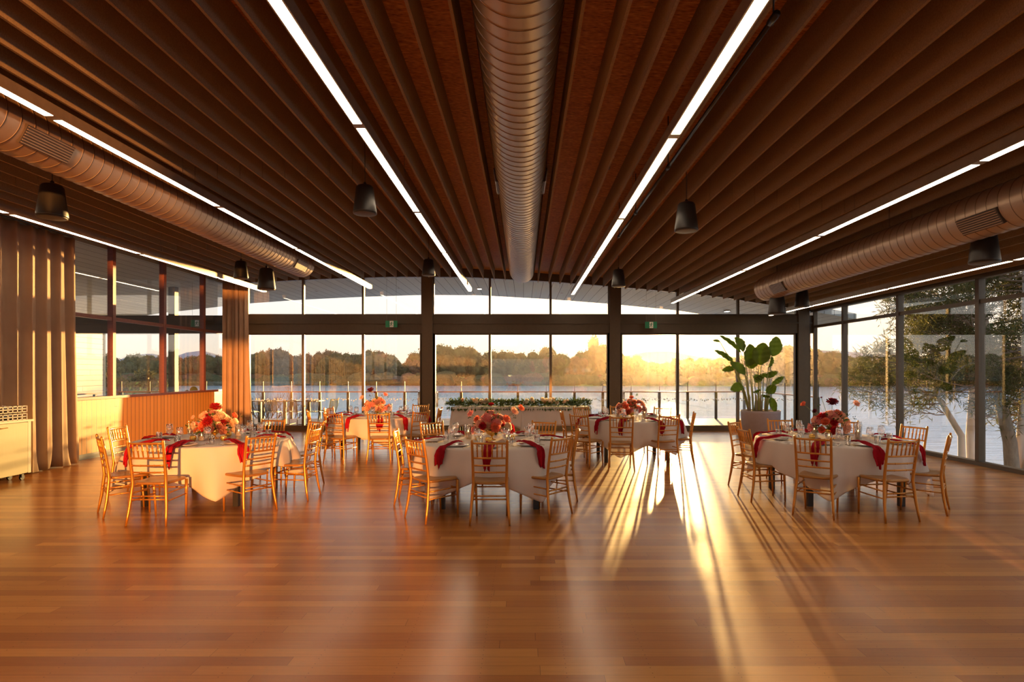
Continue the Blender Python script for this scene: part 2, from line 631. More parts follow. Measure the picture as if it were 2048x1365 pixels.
mb = MB()
xs = [XL - 0.15 + i * (XR - XL + 0.3) / 60 for i in range(61)]
lo = [(x, y, zb(x) + 0.31) for x in xs for y in (YF, YB + 0.1)]
hi = [(x, y, z + 0.12) for (x, y, z) in lo]
fs = []
n = len(lo)
for i in range(60):
    a = i * 2
    fs += [(a, a + 1, a + 3, a + 2), (n + a, n + a + 2, n + a + 3, n + a + 1), (a, a + 2, n + a + 2, n + a), (a + 1, n + a + 1, n + a + 3, a + 3)]
fs += [(0, n, n + 1, 1), (n - 2, n - 1, 2 * n - 1, 2 * n - 2)]
mb.add(lo + hi, fs)
struct('ceiling', mb, M['osb'], 'orange brown strand board ceiling behind the baffles')

# soffit over the deck and over the verandah on the left (same curve carried on)


def slab_curve(x0, x1, y0, y1, n, dz=0.16, zf=zs):
    mb = MB()
    xs = [x0 + i * (x1 - x0) / n for i in range(n + 1)]
    lo = [(x, y, zf(x)) for x in xs for y in (y0, y1)]
    hi = [(x, y, z + dz) for (x, y, z) in lo]
    k = len(lo)
    fs = []
    for i in range(n):
        a = i * 2
        fs += [(a, a + 1, a + 3, a + 2), (k + a, k + a + 2, k + a + 3, k + a + 1), (a, a + 2, k + a + 2, k + a), (a + 1, k + a + 1, k + a + 3, a + 3)]
    fs += [(0, k, k + 1, 1), (k - 2, k - 1, 2 * k - 1, 2 * k - 2)]
    mb.add(lo + hi, fs)
    return mb


tag(slab_curve(-14.6, 9.3, YB + 0.12, 20.8, 60).build('soffit', M['soffit']), 'curved grey boarded soffit over the lakeside deck', 'soffit', kind='structure')
tag(slab_curve(-14.6, XL - 0.12, YF, YB + 0.10, 16).build('soffit', M['soffit']), 'grey boarded soffit over the verandah left of the room', 'soffit', kind='structure')

# rear wall behind the camera, unseen, with openings added to shape the mirrored sun patches
mb = MB()
TOP = 4.7


def wall_with_holes(mb, x0, x1, y0, y1, z0, z1, holes):
    xs_ = sorted({x0, x1, *[h[0] for h in holes], *[h[1] for h in holes]})
    zs_ = sorted({z0, z1, *[h[2] for h in holes], *[h[3] for h in holes]})
    for a, b in zip(xs_, xs_[1:]):
        for c, d_ in zip(zs_, zs_[1:]):
            cx, cz = (a + b) / 2, (c + d_) / 2
            if any(h[0] < cx < h[1] and h[2] < cz < h[3] for h in holes):
                continue
            mb.box(a, b, y0, y1, c, d_)


wall_with_holes(mb, XL - 0.1, XR + 0.1, YF - 0.2, YF, 0, TOP, [(-2.3, 1.85, 0.05, 2.45), (-2.3, -0.4, 3.3, 4.15), (2.7, 3.0, 1.58, 1.84), (3.25, 3.5, 1.58, 1.84), (3.8, 4.45, 1.58, 1.84)])
struct('wall_rear', mb, M['plaster'], 'plain wall behind the camera with openings added to shape the mirrored sunlight')

# lakeside glass wall
COLS = [-7.8, -2.65, 2.52, 7.72]
MUL = [-6.1, -4.44, -0.93, 0.75, 4.27, 5.94]
mb = MB()
mb.box(-14.4, XR + 0.05, YB - 0.10, YB + 0.10, 2.70, 3.19)
mb.box(-14.4, XR + 0.05, YB - 0.13, YB - 0.10, 2.96, 3.0)
struct('trim_1', mb, M['beam'], 'deep dark bronze beam across the lakeside glass wall')
mb = MB()
mb.box(XL, XR, YB - 0.07, YB + 0.10, 0.0, 0.09)
struct('trim_2', mb, M['frame'], 'dark threshold along the foot of the lakeside doors')
mb = MB()
nseg = 40
for i in range(nseg):
    a = XL + (XR - XL) * i / nseg
    b = XL + (XR - XL) * (i + 1) / nseg
    za, zc_ = zs(a), zs(b)
    mb.add([(a, YB - 0.05, za - 0.03), (b, YB - 0.05, zc_ - 0.03), (b, YB - 0.05, zc_ + 0.4), (a, YB - 0.05, za + 0.4),
            (a, YB + 0.08, za - 0.03), (b, YB + 0.08, zc_ - 0.03), (b, YB + 0.08, zc_ + 0.4), (a, YB + 0.08, za + 0.4)],
           [(0, 1, 2, 3), (4, 7, 6, 5), (0, 4, 5, 1), (3, 2, 6, 7)])
struct('trim_3', mb, M['frame'], 'curved head frame above the upper lakeside windows')
col_names = ['behind the corner curtain', 'left of the head table', 'right of the head table', 'in the right corner of the room']
for x, cn in zip(COLS, col_names):
    mb = MB()
    mb.box(x - 0.15, x + 0.15, YB - 0.14, YB + 0.09, 0, zs(x) + 0.1)
    o = mb.build('column', M['frame'])
    tag(o, 'dark bronze steel column ' + cn, 'column', 'lakeside columns', 'structure')
    mb = MB()
    for sx in (-1, 1):
        mb.box(x + sx * 0.15, x + sx * 0.215, YB - 0.045, YB + 0.045, 0.05, 2.72)
    mb.build('door_jamb', M['frame'], o)
# verandah post seen through the left windows
mb = MB()
mb.box(-9.80, -9.62, YB - 0.09, YB + 0.09, 0, zs(-9.7) + 0.05)
tag(mb.build('verandah_post', M['beam']), 'slim post under the beam outside the left windows', 'post', kind='structure')
for x in (-11.4, -13.2):
    mb = MB()
    mb.box(x - .06, x + .06, YB - 0.06, YB + 0.06, 3.15, zs(x) + 0.05)
    tag(mb.build('verandah_post', M['beam']), 'short post above the verandah beam', 'post', 'posts over the verandah beam', 'structure')

edges = [-7.65] + [-6.1, -4.44] + [-2.8]
bays = [(-7.65, -6.1), (-6.1, -4.44), (-4.44, -2.8), (-2.5, -0.93), (-0.93, 0.75), (0.75, 2.37), (2.67, 4.27), (4.27, 5.94), (5.94, 7.57)]
random.seed(4)
wi = 0
for bi, (a, b) in enumerate(bays):
    # upper light
    wi += 1
    root = thing('window_%d' % wi, 'upper lakeside window light %s' % ['beside the corner curtain', 'second from the curtain', 'left of the left column', 'right of the left column', 'in the centre, behind the middle duct', 'left of the right column', 'right of the right column', 'second right of the right column', 'next to the right corner column'][bi], 'window', (0, 0, 0))
    root['kind'] = 'structure'
    mb = MB()
    w_ = 0.03
    for xx, sg in ((a, 1), (b, -1)):
        mb.box(min(xx, xx + sg * w_), max(xx, xx + sg * w_), YB - 0.05, YB + 0.05, 3.19, zs(xx) - 0.02)
    mb.box(a, b, YB - 0.03, YB + 0.03, 3.19, 3.235)
    mb.build('window_frame', M['frame'], root)
    mb = MB()
    za, zc_ = zs(a), zs(b)
    y = YB + 0.0
    mb.add([(a, y, 3.2), (b, y, 3.2), (b, y, zc_), (a, y, za), (a, y + 0.01, 3.2), (b, y + 0.01, 3.2), (b, y + 0.01, zc_), (a, y + 0.01, za)],
           [(0, 1, 2, 3), (5, 4, 7, 6), (0, 4, 5, 1), (3, 2, 6, 7), (0, 3, 7, 4), (1, 5, 6, 2)])
    mb.build('pane', M['pane'], root)
    # full height sliding door leaf below
    root = thing('door_%d' % (bi + 1), 'full height glass sliding door leaf %s' % ['beside the corner curtain', 'second from the curtain', 'with a pull handle, left of the left column', 'with a pull handle, right of the left column', 'in the centre behind the head table', 'left of the right column', 'with a pull handle, right of the right column', 'left of the potted plant', 'behind the potted plant'][bi], 'door', (0, 0, 0))
    root['kind'] = 'structure'
    mb = MB()
    for xx, sg in ((a, 1), (b, -1)):
        mb.box(min(xx, xx + sg * 0.035), max(xx, xx + sg * 0.035), YB - 0.045, YB + 0.045, 0.09, 2.70)
    mb.box(a, b, YB - 0.02, YB + 0.02, 2.66, 2.70)
    mb.box(a, b, YB - 0.02, YB + 0.02, 0.09, 0.15)
    mb.build('door_frame', M['frame'], root)
    mb = MB()
    mb.box(a + 0.02, b - 0.02, YB - 0.005, YB + 0.005, 0.12, 2.68)
    mb.build('pane', M['pane'], root)
    mb = MB()                                 # safety marking on the glass at hip height
    x = a + 0.06
    while x < b - 0.07:
        if random.random() < 0.86:
            s_ = random.uniform(0.012, 0.03)
            z0 = 0.86 + random.uniform(-0.035, 0.035)
            k = random.choice((-1, 1))
            mb.add([(x, YB - 0.008, z0 - s_), (x, YB - 0.008, z0 + s_), (x + k * s_ * 1.5, YB - 0.008, z0),
                    (x, YB - 0.006, z0 - s_), (x, YB - 0.006, z0 + s_), (x + k * s_ * 1.5, YB - 0.006, z0)],
                   [(0, 1, 2), (3, 5, 4), (0, 3, 4, 1), (1, 4, 5, 2), (2, 5, 3, 0)])
        x += random.uniform(0.03, 0.055)
    mb.build('glass_marking', M['decal'], root)
    if bi in (2, 3, 6):
        hx = {2: b - 0.10, 3: a + 0.02 + 0.09, 6: a + 0.11}[bi]
        mb = MB()
        pts = [(hx, YB - 0.03, 0.66), (hx, YB - 0.09, 0.69), (hx, YB - 0.11, 0.78), (hx, YB - 0.11, 0.98), (hx, YB - 0.09, 1.06), (hx, YB - 0.03, 1.09)]
        mb.tube(pts, 0.016, 8)
        pts = [(p[0], 2 * YB - p[1], p[2]) for p in pts]
        mb.tube(pts, 0.016, 8)
        tag(mb.build('pull_handle', M['steel'], root, True), 'steel D shaped pull handle')

# left wall: vertical board dado, sill, red brown frames and glass
mb = MB()
mb.box(XL - 0.12, XL, YF, YB - 0.02, 0.1, 1.11)
struct('wall_left', mb, M['wainscot'], 'low wall of vertical honey timber boards under the left windows')
mb = MB()
mb.box(XL - 0.12, XL + 0.012, YF, YB - 0.02, 0, 0.1)
struct('baseboard_left', mb, M['skirt'], 'grey skirting under the left timber boards')
mb = MB()
mb.box(XL - 0.16, XL + 0.035, YF, YB - 0.02, 1.11, 1.16)
struct('trim_4', mb, M['frame_red'], 'red brown timber sill on the left board wall')
lm = [-5.4, -2.5, 0.4, 3.3, 6.2, 8.6, 10.3, 12.0, 13.7, 15.4, 16.6]
wlab = {7: 'between the large curtain and the first red brown mullion', 8: 'between the first and second red brown mullions', 9: 'between the second and third red brown mullions', 10: 'beside the corner curtain',
        6: 'behind the large curtain'}
for i in range(len(lm) - 1):
    a, b = lm[i], lm[i + 1]
    wi += 1
    root = thing('window_%d' % wi, 'left wall window ' + wlab.get(i + 1, 'beside the camera, bay %s' % ['one', 'two', 'three', 'four', 'five', 'six'][min(i, 5)]), 'window')
    root['kind'] = 'structure'
    zt = zb(XL) + 0.3
    mb = MB()
    mb.box(XL - 0.09, XL + 0.02, b - 0.045, b + 0.045, 1.15, zt)
    mb.box(XL - 0.07, XL + 0.01, a, b, 2.66, 2.73)
    mb.box(XL - 0.07, XL + 0.01, a, b, zt - 0.05, zt)
    mb.build('window_frame', M['frame_red'], root)
    mb = MB()
    mb.box(XL - 0.045, XL - 0.035, a + 0.02, b - 0.02, 1.16, zt)
    mb.build('pane', M['pane'], root)

# right wall: glass to the floor
mb = MB()
mb.box(XR - 0.06, XR + 0.08, YF, YB, 0, 0.07)
struct('baseboard_right', mb, M['frame'], 'dark sill frame at the foot of the right glass wall')
mb = MB()
mb.box(XR - 0.05, XR + 0.09, YF, YB, zb(XR) - 0.02, zb(XR) + 0.45)
struct('trim_5', mb, M['frame'], 'dark head frame of the right glass wall')
rm = [-4.9, -2.7, -0.5, 1.7, 3.9, 6.1, 8.35, 10.55, 12.8, 15.0, 16.5]
rlab = {7: 'at the right edge of the view', 8: 'in front of the pine tree', 9: 'third from the corner column', 10: 'beside the right corner column'}
for i in range(len(rm) - 1):
    a, b = rm[i], rm[i + 1]
    wi += 1
    root = thing('window_%d' % wi, 'right wall full height window ' + rlab.get(i + 1, 'beside the camera, bay %s' % ['one', 'two', 'three', 'four', 'five', 'six', 'seven'][i % 7]), 'window')
    root['kind'] = 'structure'
    zt = zb(XR)
    mb = MB()
    mb.box(XR - 0.03, XR + 0.09, a - 0.045, a + 0.045, 0.05, zt)
    mb.box(XR - 0.01, XR + 0.06, a, b, 2.84, 2.91)
    if i == len(rm) - 2:
        mb.box(XR - 0.03, XR + 0.07, b - 0.03, b + 0.03, 0.05, zt)
    mb.build('window_frame', M['frame'], root)
    mb = MB()
    mb.box(XR + 0.02, XR + 0.03, a + 0.02, b - 0.02, 0.06, zt)
    mb.build('pane', M['pane'], root)

# ------------------------------------------------------------------ ceiling baffles
STRIPS = [(-6.9, 2.107), (-4.09, 2.2), (-1.43, 2.13), (1.31, 2.04), (3.97, 1.81), (6.57, 1.48)]
bx = []
k = 0
while -0.05 - (0.444 + 0.296 * k) > XL + 0.05:
    bx.append(-0.05 - (0.444 + 0.296 * k))
    k += 1
k = 0
while -0.05 + 0.444 + 0.296 * k < XR - 0.1:
    bx.append(-0.05 + 0.444 + 0.296 * k)
    k += 1
ORD = ['first', 'second', 'third', 'fourth', 'fifth', 'sixth', 'seventh', 'eighth', 'ninth', 'tenth', 'eleventh', 'twelfth', 'thirteenth', 'fourteenth', 'fifteenth', 'sixteenth',
       'seventeenth', 'eighteenth', 'nineteenth', 'twentieth', 'twenty-first', 'twenty-second', 'twenty-third', 'twenty-fourth', 'twenty-fifth', 'twenty-sixth', 'twenty-seventh', 'twenty-eighth']
for x in sorted(bx):
    side_ = 'left' if x < -0.05 else 'right'
    ord_ = ORD[int(round((abs(x + 0.05) - 0.444) / 0.296))]
    if -8.2 < x < 8:
        mb = MB()
        z = zb(x)
        h = 0.315
        yend = 16.3
        segs = [(-5.2, 3.1), (3.12, 7.9), (7.92, 12.1), (12.12, yend)]
        for a, b in segs:
            mb.box(x - 0.012, x + 0.012, a, b, z, z + h)
        tag(mb.build('ceiling_baffle', M['baffle']), 'long brown felt ceiling baffle, %s to the %s of the centre duct' % (ord_, side_), 'ceiling baffle', 'parallel felt baffles under the ceiling')

# ------------------------------------------------------------------ light strips
sl = ['far left light strip, above the left curtains', 'second light strip from the left, along the left duct', 'light strip left of the centre duct',
      'light strip right of the centre duct', 'second light strip from the right, beside the right duct', 'far right light strip, over the right glass wall']
gaps = [2.45, 5.22, 8.05, 10.8, 13.6, 16.0]
for (x, dz), lb in zip(STRIPS, sl):
    z = EYE + dz
    root = thing('linear_pendant_light', 'slim suspended white ' + lb, 'pendant light', (x, 0, z), 0, 'long light strips under the ceiling')
    mb = MB()
    mb.box(-0.05, 0.05, -0.3, 16.0, 0.004, 0.10)
    mb.build('housing', M['lamp_body'], root)
    for a, b in zip([-0.3] + gaps, gaps):
        mb = MB()
        mb.box(-0.038, 0.038, a + 0.05, b - 0.05 if b < 16 else b - 0.01, 0.0025, 0.008)
        mb.build('diffuser', M['strip'], root)
    for yy in (3.0, 7.2, 11.4, 15.2):
        mb = MB()
        mb.tube([(0, yy, 0.1), (0, yy, zb(x) + 0.31 - z)], 0.003, 5)
        mb.build('suspension_wire', M['wire'], root)

# ------------------------------------------------------------------ ducts


def duct(loc, r, y0, y1, mat, label, vents):
    root = thing('spiral_duct', label, 'air duct', loc, 0, 'round ducts under the ceiling')
    mb = MB()
    n = 44
    prof = []
    y = y1
    while y > y0:
        prof += [(y, r), (y - 0.006, r), (y - 0.132, r), (y - 0.138, r), (y - 0.139, r + 0.004), (y - 0.1425, r + 0.005), (y - 0.146, r + 0.004), (y - 0.147, r)]
        y -= 0.148
    vs = []
    for (yy, rr) in prof:
        for j in range(n):
            a = 2 * PI * j / n
            vs.append((rr * math.cos(a), yy + 0.03 * math.sin(a + 1), rr * math.sin(a)))
    fs = []
    for i in range(len(prof) - 1):
        for j in range(n):
            fs.append((i * n + j, (i + 1) * n + j, (i + 1) * n + (j + 1) % n, i * n + (j + 1) % n))
    mi = [1 if (i % 8) in (3, 4, 5) else 0 for i in range(len(prof) - 1) for j in range(n)]
    fs.append(tuple(range(n - 1, -1, -1)))
    mb.add(vs, fs)
    mb.m = mi + [0]
    mb.build('duct_body', [mat, M['duct_seam']], root, True)
    for (yy, ang) in vents:
        mb = MB()
        rot = Matrix.Rotation(ang, 3, 'Y')
        rr = r + 0.012
        mb.box(-0.09, 0.09, yy - 0.28, yy + 0.28, -rr - 0.004, -rr + 0.03, rot)
        g = mb.build('vent_grille', M['vent_dark'], root)
        mb = MB()
        for q in range(7):
            xx = -0.075 + q * 0.025
            mb.box(xx - 0.004, xx + 0.004, yy - 0.27, yy + 0.27, -rr - 0.012, -rr, rot)
        mb.build('grille_bar', mat, g)
    for yy in (2.2, 5.2, 8.2, 11.2):
        mb = MB()
        mb.tube([(0, yy, r), (0, yy, zb(loc[0]) + 0.31 - loc[2])], 0.006, 6)
        mb.build('hanger_rod', M['wire'], root)
    return root


duct((-0.04, 0, EYE + 2.586), 0.32, -1.0, 15.4, M['duct'], 'large bare metal spiral duct down the middle of the ceiling', [(8.0, R(80)), (8.0, R(-80))])
duct((-4.67, 0, EYE + 2.235), 0.254, 1.0, 12.65, M['duct_painted'], 'painted spiral duct on the left, warmly lit at its far end', [(5.6, R(-62)), (12.0, R(-62))])
duct((5.0, 0, EYE + 1.70), 0.246, 1.0, 12.4, M['duct_painted'], 'painted spiral duct on the right, above the right glass wall', [(6.3, R(58)), (11.3, R(58))])

# ------------------------------------------------------------------ pendant speakers


def make_speaker():
    root = thing('pendant_speaker', 'x', 'speaker')
    mb = MB()
    mb.lathe([(0.0, 0.33), (0.062, 0.33), (0.085, 0.322), (0.10, 0.30), (0.135, 0.02), (0.134, 0.0), (0.125, 0.0)], 28)
    mb.build('speaker_body', M['black'], root, True)
    mb = MB()
    mb.lathe([(0.126, 0.0), (0.127, -0.006), (0.118, -0.008), (0.08, -0.014), (0.0, -0.018)], 28)
    mb.build('speaker_grille', M['speaker_grille'], root, True)
    mb = MB()
    mb.tube([(0, 0, 0), (0, 0, 1)], 0.004, 6)
    o = mb.build('hanging_cable', M['black'], root, True)
    o.location = (0, 0, 0.33)
    mb = MB()
    mb.lathe([(0.018, 0.325), (0.018, 0.36), (0.006, 0.37)], 10)
    mb.build('swivel_mount', M['black'], root, True)
    return root


SP = make_speaker()
used = set()
for (x, y, z, s_, lb) in [
    (-5.42, 6.9, EYE + 1.77, 1.15, 'nearest on the left, above the large curtain'),
    (-1.85, 7.0, EYE + 1.84, 1.0, 'left of the centre duct, nearer of the two there'),
    (1.9, 7.0, EYE + 1.64, 1.0, 'right of the centre duct, nearer of the two there'),
    (-1.93, 12.2, EYE + 1.95, 1.0, 'left of the centre duct, farther one in front of the column'),
    (1.90, 12.0, EYE + 1.70, 1.03, 'right of the centre duct, farther one in front of the column'),
    (5.3, 6.9, EYE + 1.25, 1.15, 'at the right edge, below the right duct'),
    (-5.65, 12.0, EYE + 1.86, 1.05, 'under the far end of the left duct, smaller of the pair'),
    (-5.14, 12.0, EYE + 1.64, 1.28, 'under the far end of the left duct, larger of the pair'),
    (5.57, 12.0, EYE + 1.29, 1.05, 'under the far end of the right duct, smaller of the pair'),
    (5.07, 12.0, EYE + 1.15, 1.28, 'under the far end of the right duct, larger of the pair')]:
    o = place(SP, used, (x, y, z), 0, 'black pendant speaker ' + lb, 'speaker', 'pendant speakers')
    o.scale = (s_, s_, s_)
    for ch in o.children:
        if ch.name.startswith('hanging_cable'):
            ch.scale = (1, 1, (zb(x) + 0.315 - z) / s_ - 0.33)

# small pendant box lights beyond the glass, sprinkler head, black pipe
for (px, py, wpx, lb) in [(630, 575, 16, 'left of the left column, outermost'), (795, 570, 11, 'just left of the left column'), (959, 572, 6, 'left of the centre duct end'),
                          (1126, 577, 6, 'right of the centre duct end'), (1290, 593, 11, 'above the sun, right of the right column'), (1454, 617, 15, 'over the potted plant')]:
    d_ = 19.0
    x, z = at(px, py, d_)
    root = thing('box_downlight', 'small square box downlight under the deck soffit, ' + lb, 'light', (x, d_, z - 0.1), 0, 'box downlights under the soffit')
    mb = MB()
    mb.box(-0.075, 0.075, -0.12, 0.12, 0.0, zs(x) - z + 0.1)
    mb.build('lamp_housing', M['lamp_body'], root)
    mb = MB()
    mb.box(-0.06, 0.06, -0.10, 0.10, -0.008, 0.002)
    mb.build('diffuser', M['small_lamp'], root)

x, z = at(1220, 352, 7.4)
root = thing('smoke_detector', 'small smoke detector and sensor bracket between baffles right of the centre duct', 'smoke detector', (x, 7.4, zb(x) + 0.31))
mb = MB()
mb.lathe([(0.0, 0.0), (0.05, 0.0), (0.055, -0.03), (0.04, -0.05), (0.0, -0.055)], 20)
mb.build('detector_body', M['china'], root, True)
mb = MB()
mb.box(-0.03, 0.03, 0.12, 0.2, -0.07, 0.0)
mb.box(-0.025, 0.035, 0.24, 0.33, -0.08, 0.0)
mb.build('sensor', M['black'], root)
root = thing('curtain_track', 'thin dark jointed pipe running beside the light strip right of the centre duct', 'pipe', (0, 0, 0))
mb = MB()
zz = EYE + 2.12
x0_, x1_ = 1.47, 1.47
for a, b in ((3.6, 6.2), (6.24, 8.0), (8.04, 9.4)):
    mb.tube([(x0_ + 0.03, a, zz), (x0_ + 0.03, b, zz)], 0.016, 8)
mb.build('pipe', M['black'], root, True)
mb = MB()
for yy in (3.6, 6.22, 8.02, 9.4):
    mb.tube([(x0_ + 0.03, yy - 0.05, zz), (x0_ + 0.03, yy + 0.05, zz)], 0.023, 8)
    mb.tube([(x0_ + 0.03, yy, zz), (x0_ + 0.03, yy, zb(1.5) + 0.31)], 0.006, 6)
mb.build('pipe_bracket', M['black'], root, True)


# ------------------------------------------------------------------ exit signs
def exit_sign(px, py, d_, label, top):
    x, z = at(px, py, d_)
    root = thing('exit_sign', label, 'exit sign', (x, d_, z), 0, 'hanging exit signs')
    mb = MB()
    mb.box(-0.16, 0.16, -0.015, 0.015, -0.09, 0.09)
    mb.build('sign_panel', M['exit_green'], root)
    mb = MB()
    y = -0.0175
    mb.box(-0.045, 0.055, y - 0.001, y + 0.0025, -0.083, 0.083)
    mb.build('door_symbol', M['exit_white'], root)
    mb = MB()                      # running person in the doorway
    y = -0.021
    mb.ball((0.018, y, 0.058), (0.011, 0.002, 0.011), 10, 6)

    def limb(p, q, w_):
        p, q = Vector((p[0], 0, p[1])), Vector((q[0], 0, q[1]))
        t_ = (q - p).normalized()
        nrm = Vector((t_.z, 0, -t_.x)) * w_
        vs = [p - nrm, p + nrm, q + nrm, q - nrm]
        mb.add([(v.x, y - 0.001, v.z) for v in vs] + [(v.x, y + 0.001, v.z) for v in vs], [(0, 1, 2, 3), (4, 7, 6, 5), (0, 4, 5, 1), (1, 5, 6, 2), (2, 6, 7, 3), (3, 7, 4, 0)])
    limb((0.012, 0.045), (-0.004, -0.005), 0.011)
    limb((0.010, 0.038), (-0.022, 0.025), 0.005)
    limb((-0.022, 0.025), (-0.034, 0.0), 0.005)
    limb((0.010, 0.035), (0.034, 0.012), 0.005)
    limb((0.034, 0.012), (0.048, 0.022), 0.005)
    limb((-0.004, -0.003), (0.022, -0.03), 0.007)
    limb((0.022, -0.03), (0.018, -0.065), 0.006)
    limb((-0.006, -0.003), (-0.018, -0.04), 0.007)
    limb((-0.018, -0.04), (-0.04, -0.055), 0.006)
    mb.build('running_figure', M['exit_green'], root)
    mb = MB()
    for sx in (-0.13, 0.13):
        mb.tube([(sx, 0, 0.09), (sx, 0, top - z)], 0.0025, 5)
    mb.build('hanging_wire', M['wire'], root)
    return root


exit_sign(783, 648.5, 16.3, 'green exit sign hanging before the beam, left of the left column', zb(-3.6) + 0.31)
exit_sign(1302, 650.5, 16.3, 'exit sign hanging before the beam near the sun', zb(3.5) + 0.31)
exit_sign(394, 647, 16.25, 'green exit sign seen through the left windows', zs(-8.8))

# ------------------------------------------------------------------ curtains


def curtain(name, p0, p1, z0, z1, folds, amp, label, seed):
    rnd = random.Random(seed)
    p0, p1 = Vector(p0), Vector(p1)
    t_ = (p1 - p0)
    Ln = t_.length
    t_.normalize()
    nrm = Vector((-t_.y, t_.x, 0))
    ph = [rnd.uniform(0, 2 * PI) for _ in range(4)]

    def fn(u, v):
        k = v                                 # 0 floor .. 1 top
        a = amp * (1.0 - 0.45 * k)
        off = a * (math.sin(2 * PI * folds * u + 1.6 * math.sin(5 * u + ph[0]) + 0.5 * (1 - k) * math.sin(9 * u + ph[1])) + 0.35 * math.sin(4 * PI * folds * u + ph[2] + 2 * (1 - k)))
        puddle = max(0.0, 0.06 - k) / 0.06
        off += puddle * 0.05 * math.sin(2 * PI * folds * u * 0.5 + ph[3])
        s_ = u * Ln + 0.35 * a * math.sin(4 * PI * folds * u + ph[0]) + (0.10 * (1 - k) ** 2) * (1 if u > 0.9 else 0) * (u - 0.9) * 10
        p = p0 + t_ * s_ + nrm * off
        z = z0 + (z1 - z0) * k
        return (p.x, p.y, z)
    mb = MB()
    mb.grid(int(folds * 18), 26, fn)
    root = thing(name, label, 'curtain')
    mb.build('curtain_fabric', M['curtain'], root, True, thick=0.006)
    mb = MB()
    mb.tube([tuple(p0 + Vector((0, 0, z1 + 0.02))), tuple(p1 + Vector((0, 0, z1 + 0.02)))], 0.018, 8)
    mb.build('curtain_track', M['frame'], root)
    return root


curtain('curtain', (-7.98, 3.5, 0), (-7.98, 10.62, 0), 0.012, zb(-8) - 0.02, 24, 0.085, 'wide floor length sand coloured curtain at the left wall, streaked with sunlight', 2)
curtain('curtain', (-7.98, 15.98, 0), (-7.33, 15.98, 0), 0.012, zb(-7.8) - 0.02, 5, 0.07, 'narrow gathered sand coloured curtain in the far left corner', 5)


# ------------------------------------------------------------------ sideboard with glass racks
root = thing('sideboard', 'low sage green wheeled sideboard in front of the large curtain', 'sideboard', (-7.55, 9.2, 0))
mb = MB()
mb.box(-0.30, -0.02, -3.2, 0, 0.10, 0.885)
mb.build('cabinet_body', M['sage'], root)
mb = MB()
mb.box(-0.31, 0.02, -3.22, 0.03, 0.885, 0.915)
mb.build('top_board', M['cream'], root)
mb = MB()
mb.box(-0.02, -0.0, -0.055, 0.0, 0.10, 0.885)
mb.build('end_post', M['cream'], root)
for i in range(6):
    y1 = -0.06 - i * 0.51
    mb = MB()
    mb.box(-0.018, 0.0, y1 - 0.50, y1, 0.11, 0.875)
    dd = mb.build('door', M['sage'], root)
    hy = y1 - 0.43 if i % 2 == 0 else y1 - 0.07
    mb = MB()
    mb.tube([(0.0, hy - 0.05, 0.82), (0.02, hy - 0.05, 0.82), (0.02, hy + 0.05, 0.82), (0.0, hy + 0.05, 0.82)], 0.006, 8)
    tag(mb.build('handle', M['brass'], dd), 'small brass bar handle')
for yy in (-0.1, -1.6, -3.1):
    for xx in (-0.25, -0.06):
        mb = MB()
        mb.tube([(xx - 0.012, yy, 0.04), (xx + 0.012, yy, 0.04)], 0.04, 14)
        mb.box(xx - 0.018, xx + 0.018, yy - 0.02, yy + 0.02, 0.04, 0.10)
        mb.build('caster', M['black'], root, False)
for lv, lb in ((0, 'lower of the two glass racks stacked on the sideboard'), (1, 'upper of the two glass racks stacked on the sideboard')):
    z0 = 0.916 + lv * 0.115
    root = thing('glass_rack', 'beige plastic ' + lb, 'rack', (-7.70, 8.87, z0), 0, 'stacked glass racks')
    mb = MB()
    h_ = 0.25
    for sx in (-1, 1):
        for z_ in (0.006, 0.05, 0.092):
            mb.box(sx * 0.145 - 0.005, sx * 0.145 + 0.005, -h_, h_, z_ - 0.006, z_ + 0.006)
            mb.box(-0.15, 0.15, sx * h_ - 0.005, sx * h_ + 0.005, z_ - 0.006, z_ + 0.006)
        for q in range(7):
            y = -h_ + q * h_ / 3
            mb.box(sx * 0.145 - 0.005, sx * 0.145 + 0.005, y - 0.008, y + 0.008, 0, 0.098)
        for q in range(4):
            x = -0.145 + q * 0.29 / 3
            mb.box(x - 0.008, x + 0.008, sx * h_ - 0.005, sx * h_ + 0.005, 0, 0.098)
    mb.box(-0.14, 0.14, -0.245, 0.245, 0.0, 0.005)
    mb.build('rack_frame', M['rack'], root)
    mb = MB()
    for q in range(1, 5):
        y = -h_ + q * 0.1
        mb.box(-0.14, 0.14, y - 0.002, y + 0.002, 0.005, 0.07)
    mb.build('divider', M['rack'], root)
    if lv == 0:
        gp = None
    for ix in range(3):
        for iy in range(5):
            if gp is None:
                mb = MB()
                mb.lathe([(0.0, 0.103), (0.028, 0.102), (0.038, 0.09), (0.036, 0.0), (0.034, 0.0), (0.036, 0.088), (0.026, 0.098), (0.0, 0.099)], 14)
                g = mb.build('tumbler', M['glassware'], None, True)
                gp = g
            else:
                g = gp.copy()
                COL.objects.link(g)
            g.location = (-7.70 - 0.095 + ix * 0.095, 8.87 - 0.2 + iy * 0.1, z0 + 0.006)
            tag(g, 'upturned clear tumbler in the %s rack on the sideboard' % ('lower' if lv == 0 else 'upper'), 'glass', 'tumblers in the %s rack' % ('lower' if lv == 0 else 'upper'))


